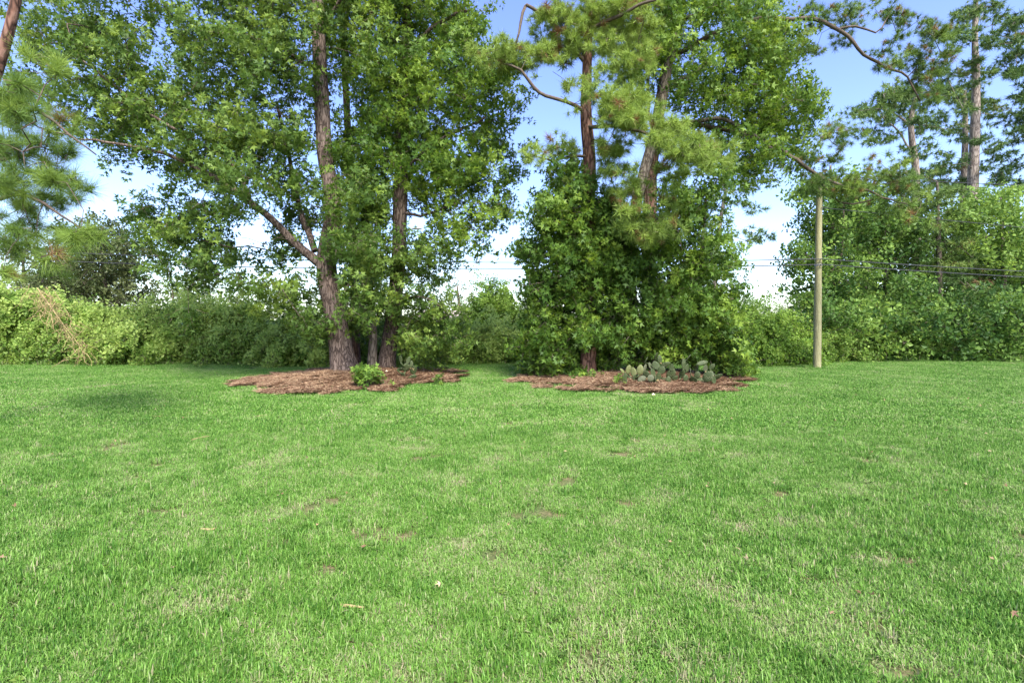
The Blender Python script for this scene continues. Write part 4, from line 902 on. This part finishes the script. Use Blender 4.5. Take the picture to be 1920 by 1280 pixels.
def cactus(label, d, pads, seed, group):
    """pads: px, py of the centre, width and height in photo pixels, lean in degrees, look"""
    r = rgen(seed)
    cxp = np.mean([q[0] for q in pads]); c_ = at(cxp, 640, d); gz = float(ground_h(c_[0], d))
    root = empty('prickly_pear', (c_[0], d, gz), label, 'cactus', group)
    foot, cen = [], []
    for (px, py, w_, h_, lean, look) in pads:
        dd = d + r.uniform(-.35, .35) + (712 - py) * 0.012
        W, H = w_ * dd / FPX * 1.12, h_ * dd / FPX * 1.2
        o = bpy.data.objects.new('pad', PADS[look][int(r.integers(3))]); COL.objects.link(o); o.parent = root
        yaw = r.uniform(-.7, .7) if w_ > 6 else 1.3
        Rm = Matrix.Rotation(math.radians(lean), 4, 'Y') @ Matrix.Rotation(r.uniform(-.35, .35), 4, 'X') @ Matrix.Rotation(yaw, 4, 'Z')
        sx = W / max(0.35, abs(math.cos(yaw))) if w_ > 6 else H * .8
        ctr = Vector(at(px, py, dd)) - Vector(root.location)
        gl = float(ground_h(ctr.x + root.location.x, ctr.y + root.location.y)) - gz
        ft = ctr - (Rm.to_3x3() @ Vector((0, 0, H / 2)))
        if ft.z < gl - .03: ctr.z += gl - .03 - ft.z; ft = ctr - (Rm.to_3x3() @ Vector((0, 0, H / 2)))
        o.matrix_local = Matrix.Translation(ft) @ Rm @ Matrix.Diagonal((sx, max(H, .2) * 0.9, H, 1))
        foot.append(np.array(ft)); cen.append(np.array(ctr))
    for i, ft in enumerate(foot):     # joints: every pad grows out of a lower one or out of the soil
        low = [j for j in range(len(cen)) if j != i and cen[j][2] < ft[2] + .02 and np.linalg.norm(cen[j] - ft) < .38]
        g_ = np.array([ft[0] + r.normal(0, .06), ft[1] + r.normal(0, .06), float(ground_h(ft[0] + c_[0], ft[1] + d)) - gz - .02])
        tgt = cen[min(low, key=lambda j: np.linalg.norm(cen[j] - ft))] if low and r.random() < .8 else g_
        if np.linalg.norm(tgt - ft) > .03:
            mid = (tgt + ft) / 2 + r.normal(0, .02, 3)
            o = link('stem', trunk_mesh('stem', np.array([tgt, mid, ft + (cen[i] - ft) * .15]), np.array([.022, .018, .022]), M['dead'] if r.random() < .35 else M['pad'], 7, 0.02, 0), root)
def z3(X, Y, w_, h_, lean=0, look='pad'): return (1120 + X / 6.4, 620 + Y / 6.4, w_ / 6.4, h_ / 6.4, lean, look)
CG = 'prickly pears under the right trees'
cactus('prickly pear with yellowish pads at the left end of the cactus row', 12.7, [z3(375, 465, 80, 100, 10, 'pad_pale'), z3(432, 495, 66, 105, -5, 'pad_pale'), z3(512, 470, 85, 115, 8, 'pad_pale'), z3(570, 450, 50, 95, 15, 'pad_grey'), z3(535, 580, 85, 95, 60, 'pad_grey'),
        z3(330, 560, 80, 80, -30), z3(460, 560, 70, 80, 30), z3(400, 590, 60, 70, -10), z3(300, 480, 40, 70, -50, 'pad_pale'), z3(590, 520, 70, 80, -10)], 31, CG)
cactus('dark green prickly pear in the middle of the cactus row', 12.6, [z3(640, 565, 85, 75, 20, 'pad_grey'), z3(705, 300, 52, 82, 8), z3(748, 342, 62, 88, -6), z3(815, 405, 70, 115, 65), z3(700, 415, 95, 95, -20), z3(770, 470, 90, 90, 30), z3(885, 515, 110, 125, 25), z3(800, 605, 85, 110, 70),
        z3(735, 545, 65, 85, 0), z3(670, 500, 80, 90, -30), z3(850, 590, 70, 80, 10), z3(930, 570, 70, 80, 40), z3(640, 420, 50, 80, -25, 'pad_grey'), z3(890, 440, 60, 80, 10), z3(580, 350, 26, 80, 20, 'pad_grey'), z3(690, 600, 80, 70, 0)], 32, CG)
cactus('prickly pear with a pale edge on pad at the right end of the cactus row', 12.7, [z3(1095, 315, 30, 72, 25, 'pad_grey'), z3(1035, 400, 60, 115, 0), z3(1112, 490, 34, 95, -5, 'pad_grey'), z3(1260, 385, 62, 130, 80), z3(1335, 545, 105, 130, 35), z3(1235, 605, 85, 140, 80),
        z3(1150, 590, 85, 85, -20), z3(1445, 550, 70, 110, 60), z3(1375, 430, 60, 75, 40), z3(1080, 445, 60, 90, 5), z3(1300, 450, 70, 75, -10, 'pad_grey'), z3(1190, 450, 62, 85, 0), z3(1010, 520, 62, 90, 10), z3(1060, 570, 75, 80, -10), z3(1290, 620, 80, 80, 30), z3(1400, 590, 70, 80, -10), z3(1200, 530, 70, 80, 15), z3(1020, 350, 30, 70, -10, 'pad_pale')], 33, CG)
def z4(X, Y, w_, h_, lean=0, look='pad'): return (560 + X / 6, 600 + Y / 6, w_ / 6, h_ / 6, lean, look)
cactus('single prickly pear beside the leaning trunks on the left bed', 13.4, [z4(1145, 438, 45, 75, 0), z4(1205, 530, 85, 95, 10), z4(1292, 560, 75, 95, -8), z4(1150, 550, 40, 80, 75), z4(1215, 690, 60, 115, 75), z4(1275, 645, 60, 100, 60), z4(1235, 450, 50, 75, 20), z4(1180, 620, 60, 70, -20), z4(1260, 500, 60, 80, 15)], 34, None)

# ------------------------------------------------------------------ small plants, log, stone, dead branch, litter
def small_plant(name, label, px, py, wpx, hpx, seed, leafm, n, protos=P_STAR_S, scl=.55, cat='plant'):
    r = rgen(seed); g_ = ground(px, py); z = float(ground_h(g_[0], g_[1])); d = g_[1]; base = np.array([g_[0], d, z])
    root = empty(name, tuple(base), label, cat)
    W, H = wpx * d / FPX / 2, hpx * d / FPX
    p0, p1, r0, pos, dr = [], [], [], [], []
    for k in range(n):
        e_ = base + np.array([r.normal(0, W * .5), r.normal(0, W * .5), H * r.uniform(.3, .92)]); b_ = base + np.array([r.normal(0, .03), r.normal(0, .03), -.02]); mid = (e_ + b_) / 2 + np.array([0, 0, .03])
        p0 += [b_, mid]; p1 += [mid, e_]; r0 += [.006, .005]; pos.append(e_ - np.array([0, 0, H * .12])); dr.append(unit(e_ - base + r.normal(0, .1, 3)))
    V, F = frusta(np.array(p0), np.array(p1), np.array(r0), np.array(r0) * .8, 4)
    link('stems', np_mesh('stems', V - base, F, M['twig']), root)['kind'] = 'stuff'
    scatter('foliage', protos, np.array(pos), np.array(dr), np.full(n, scl) * r.uniform(.8, 1.2, n), r.normal(.45, .15, n), [M[leafm], M['twig']], root, seed=seed, kind='stuff')
small_plant('young_shrub', 'small bushy bright green shrub at the front of the left bed', 688, 731, 46, 40, 41, 'bright_leaf', 80)
small_plant('seedling', 'tiny dark green seedling at the right end of the left bed', 822, 724, 16, 16, 42, 'gum', 12, scl=.4)
small_plant('young_shrub', 'green sprout between the slim trunk and the left prickly pear', 738, 696, 26, 28, 43, 'bright_leaf', 26, scl=.55)
small_plant('seedling', 'thin upright weed right of the left prickly pear', 793, 706, 8, 24, 44, 'bright_leaf', 7, scl=.3)
small_plant('seedling', 'pale green weed in front of the yellowish prickly pear', 1163, 728, 14, 26, 45, 'bright_leaf', 12, scl=.35)
small_plant('young_shrub', 'low seedling leaves at the foot of the reddish pine trunk', 1090, 716, 40, 14, 46, 'gum', 30, scl=.5)
small_plant('young_shrub', 'yellow green weeds at the right end of the right bed', 1372, 712, 46, 44, 47, 'bright_leaf', 60, scl=.6)
small_plant('young_shrub', 'low dark leaves at the left end of the right bed', 1008, 710, 50, 40, 48, 'gum_dark', 60, scl=.6)

M['cut'] = plain_mat('pale_stone', (0.50, 0.42, 0.27), (0.66, 0.57, 0.40), 10, .9, .2)
M['log'] = plain_mat('bare_log', (0.30, 0.17, 0.13), (0.48, 0.33, 0.27), 8, .9, .4, (3, 3, 3))
def rock(name, label, px, py, w_, h_, mat, seed, cat):
    r = rgen(seed); g_ = ground(px, py); z = float(ground_h(g_[0], g_[1])); W, H = w_ * g_[1] / FPX / 2, h_ * g_[1] / FPX
    me = bpy.data.meshes.new(name); import bmesh
    bm = bmesh.new(); bmesh.ops.create_icosphere(bm, subdivisions=2, radius=1)
    for v in bm.verts:
        k = 1 + .35 * (float(vnoise(v.co.x * 1.3 + seed, v.co.y * 1.3, v.co.z * 1.3, seed)) - .5); v.co = Vector((v.co.x * W * k * (1 - .3 * v.co.z), v.co.y * W * .7 * k, v.co.z * H * .6 * k + H * .35))
    bm.to_mesh(me); bm.free(); me.materials.append(mat)
    tag(link(name, me, None, (g_[0], g_[1], z)), label, cat)
rock('stone', 'cream wedge shaped stone lying on the left bed', 725, 712, 9, 8, M['cut'], 3, 'stone')
rock('stone', 'little pale stone on the right bed below the cactus row', 1225, 741, 7, 5, M['cut'], 5, 'stone')
def lying(name, label, pts, rad, mat, cat, lift=0.0):
    P_ = []
    for px, py in pts:
        g_ = ground(px, py); P_.append([g_[0], g_[1], float(ground_h(g_[0], g_[1])) + rad[0] * .6 + lift])
    path, rr = smooth_path(P_, rad, .06); o_ = path[0]
    tag(link(name, trunk_mesh(name, path, rr, mat, 9, .15, 0, o_, 2), None, tuple(o_)), label, cat)
lying('log', 'short pinkish log lying beside the left prickly pear', [(738, 716), (748, 713), (757, 711)], [.05, .045, .04], M['log'], 'log')
lying('fallen_stick', 'pale bent stick leaning near the cream stone', [(733, 706), (737, 700)], [.02, .015], M['dead'], 'stick', .12)
for (p_, lab) in (([(640, 905 + 340 - 100), (660, 1147), (682, 1149)], 'dry twig in the near grass left of centre'), ([(378, 1002), (398, 1003), (408, 998)], 'dry twig curled on the lawn at lower left'),
                  ([(286, 783), (297, 784), (310, 783)], 'pale stick lying on the lawn in front of the left bed'), ([(482, 784), (496, 782), (508, 783)], 'bleached stick lying below the left bed'),
                  ([(360, 829), (380, 824), (402, 821)], 'straw coloured stick on the lawn below the long limb')):
    lying('fallen_stick', lab, p_, [.009, .008, .004], M['dead'], 'stick', .02)

# dry tan branch hanging over the hedge at left
r = rgen(91); base = at(95, 560, 19.4)
dr_ = empty('dead_branch', tuple(base), 'dry tan broken branch hanging in front of the left hedge', 'branch')
p0, p1, r0 = [], [], []
mainp, mr_ = smooth_path([at(70, 540, 20.2), at(95, 575, 19.4), at(120, 610, 19.0), at(140, 635, 18.8), at(158, 665, 18.7)], [.02, .017, .014, .011, .006], .15)
link('limb', trunk_mesh('limb', mainp, mr_, M['dead'], 8, .1, 0, base, 1), dr_)
for k in range(170):
    q = mainp[int(r.integers(2, len(mainp)))]; d_ = unit(np.array([r.normal(.1, .7), r.normal(-.1, .4), r.normal(-.5, .6)])); q = q + r.normal(0, .16, 3)
    for j in range(int(r.integers(3, 8))):
        nx = q + d_ * .11; p0.append(q); p1.append(nx); r0.append(.011 - .0012 * j); q = nx; d_ = unit(d_ + r.normal(0, .22, 3) + np.array([.03, 0, -.12]))
V, F = frusta(np.array(p0), np.array(p1), np.array(r0), np.array(r0) * .8, 4)
link('twigs', np_mesh('twigs', V - base, F, M['dead']), dr_)['kind'] = 'stuff'

# litter: dead leaves and straw bits on the lawn
lit = []
for s in range(3):
    rr_ = rgen(700 + s); v, f = leaf3(.032, rr_); lit.append(source('l', v + np.array([0, 0, .02]), f, M['straw'], {'tint': np.full(len(v), .35 + .3 * s)}))
n = 1500; r = rgen(95); y = 1.5 + 17 * r.random(n) ** .8; x = r.uniform(-1, 1, n) * (y * 1.05 + .5)
near = np.minimum(bed_r(x, y, BEDS[0]), bed_r(x, y, BEDS[1])); kp = r.random(n) < np.where(near < 1.7, .9, .28); x, y = x[kp], y[kp]; n = len(x)
tag(instancer('fallen_leaves', np.column_stack([x, y, ground_h(x, y) + .03]), np.column_stack([r.normal(0, .5, n), r.normal(0, .5, n), r.uniform(0, 6.28, n)]), np.full((n, 3), .9) * r.uniform(.6, 1.2, (n, 1)), r.integers(0, 3, n), r.random(n), lit), kind='stuff')

# small broad leaved weeds scattered through the near turf
wd = []
for s in range(3):
    rr_ = rgen(800 + s); V, F, nv = [], [], 0
    for k in range(7):
        v, f = leaf2(rr_.uniform(.022, .036), rr_, .42)
        Rw = np.array(Matrix.Rotation(k * .95 + rr_.uniform(-.3, .3), 3, 'Z') @ Matrix.Rotation(rr_.uniform(.1, .6), 3, 'X'))
        v = (v + np.array([0, .006, 0])) @ Rw.T + np.array([0, 0, .028]); V.append(v); F.append(f + nv); nv += len(v)
    wd.append(source('w', np.concatenate(V), np.concatenate(F), M['gum_dark'], {'tint': np.full(nv, .15 + .3 * s)}))
r = rgen(97); n = 1500; y = 1.4 + 9 * r.random(n) ** 1.3; x = r.uniform(-1, 1, n) * (y * 1.05 + .5)
kp = fbm(x * 1.1, y * 1.1, 0, 71, 3) + r.normal(0, .03, n) > .53; x, y = x[kp], y[kp]; n = len(x)
tag(instancer('lawn_weeds', np.column_stack([x, y, ground_h(x, y)]), np.column_stack([r.normal(0, .2, n), r.normal(0, .2, n), r.uniform(0, 6.28, n)]), np.ones((n, 3)) * r.uniform(.4, .85, (n, 1)), r.integers(0, 3, n), r.random(n), wd), kind='stuff')

r = rgen(98); xs, ys = [], []
for b in BEDS:
    q = r.uniform(0, 6.283, 420); k = np.sqrt(r.random(420)) * 1.25; xs.append(b[0] + np.cos(q) * b[2] * k); ys.append(b[1] + np.sin(q) * b[3] * k)
x, y = np.concatenate(xs), np.concatenate(ys); n = len(x)
tag(instancer('bed_leaf_litter', np.column_stack([x, y, ground_h(x, y) + .03]), np.column_stack([r.normal(0, .6, n), r.normal(0, .6, n), r.uniform(0, 6.28, n)]), np.ones((n, 3)) * r.uniform(1.2, 2.6, (n, 1)), r.integers(0, 3, n), r.random(n), lit), kind='stuff')

# tall weeds and rough grass along the foot of the hedge and the wood
r = rgen(99); n = 1700; px = r.uniform(-150, 2080, n)
front = np.interp(px, [-150, 600, 1350, 1420, 1520, 1560, 2080], [20.2, 20.3, 20.6, 19.6, 21.2, 22.6, 22.9]); y = front + r.normal(0, .28, n); x = (px - CX) / FPX * y
hh = 1.2 + 3.2 * r.random(n) ** 2 * (.4 + fbm(px * .02, 0, 0, 81, 2))
tag(instancer('edge_weeds', np.column_stack([x, y, ground_h(x, y)]), np.column_stack([r.normal(0, .15, n), r.normal(0, .15, n), r.uniform(0, 6.28, n)]), np.column_stack([hh, hh, hh]), r.integers(0, 5, n), r.uniform(0, .9, n), tall_src), kind='stuff')
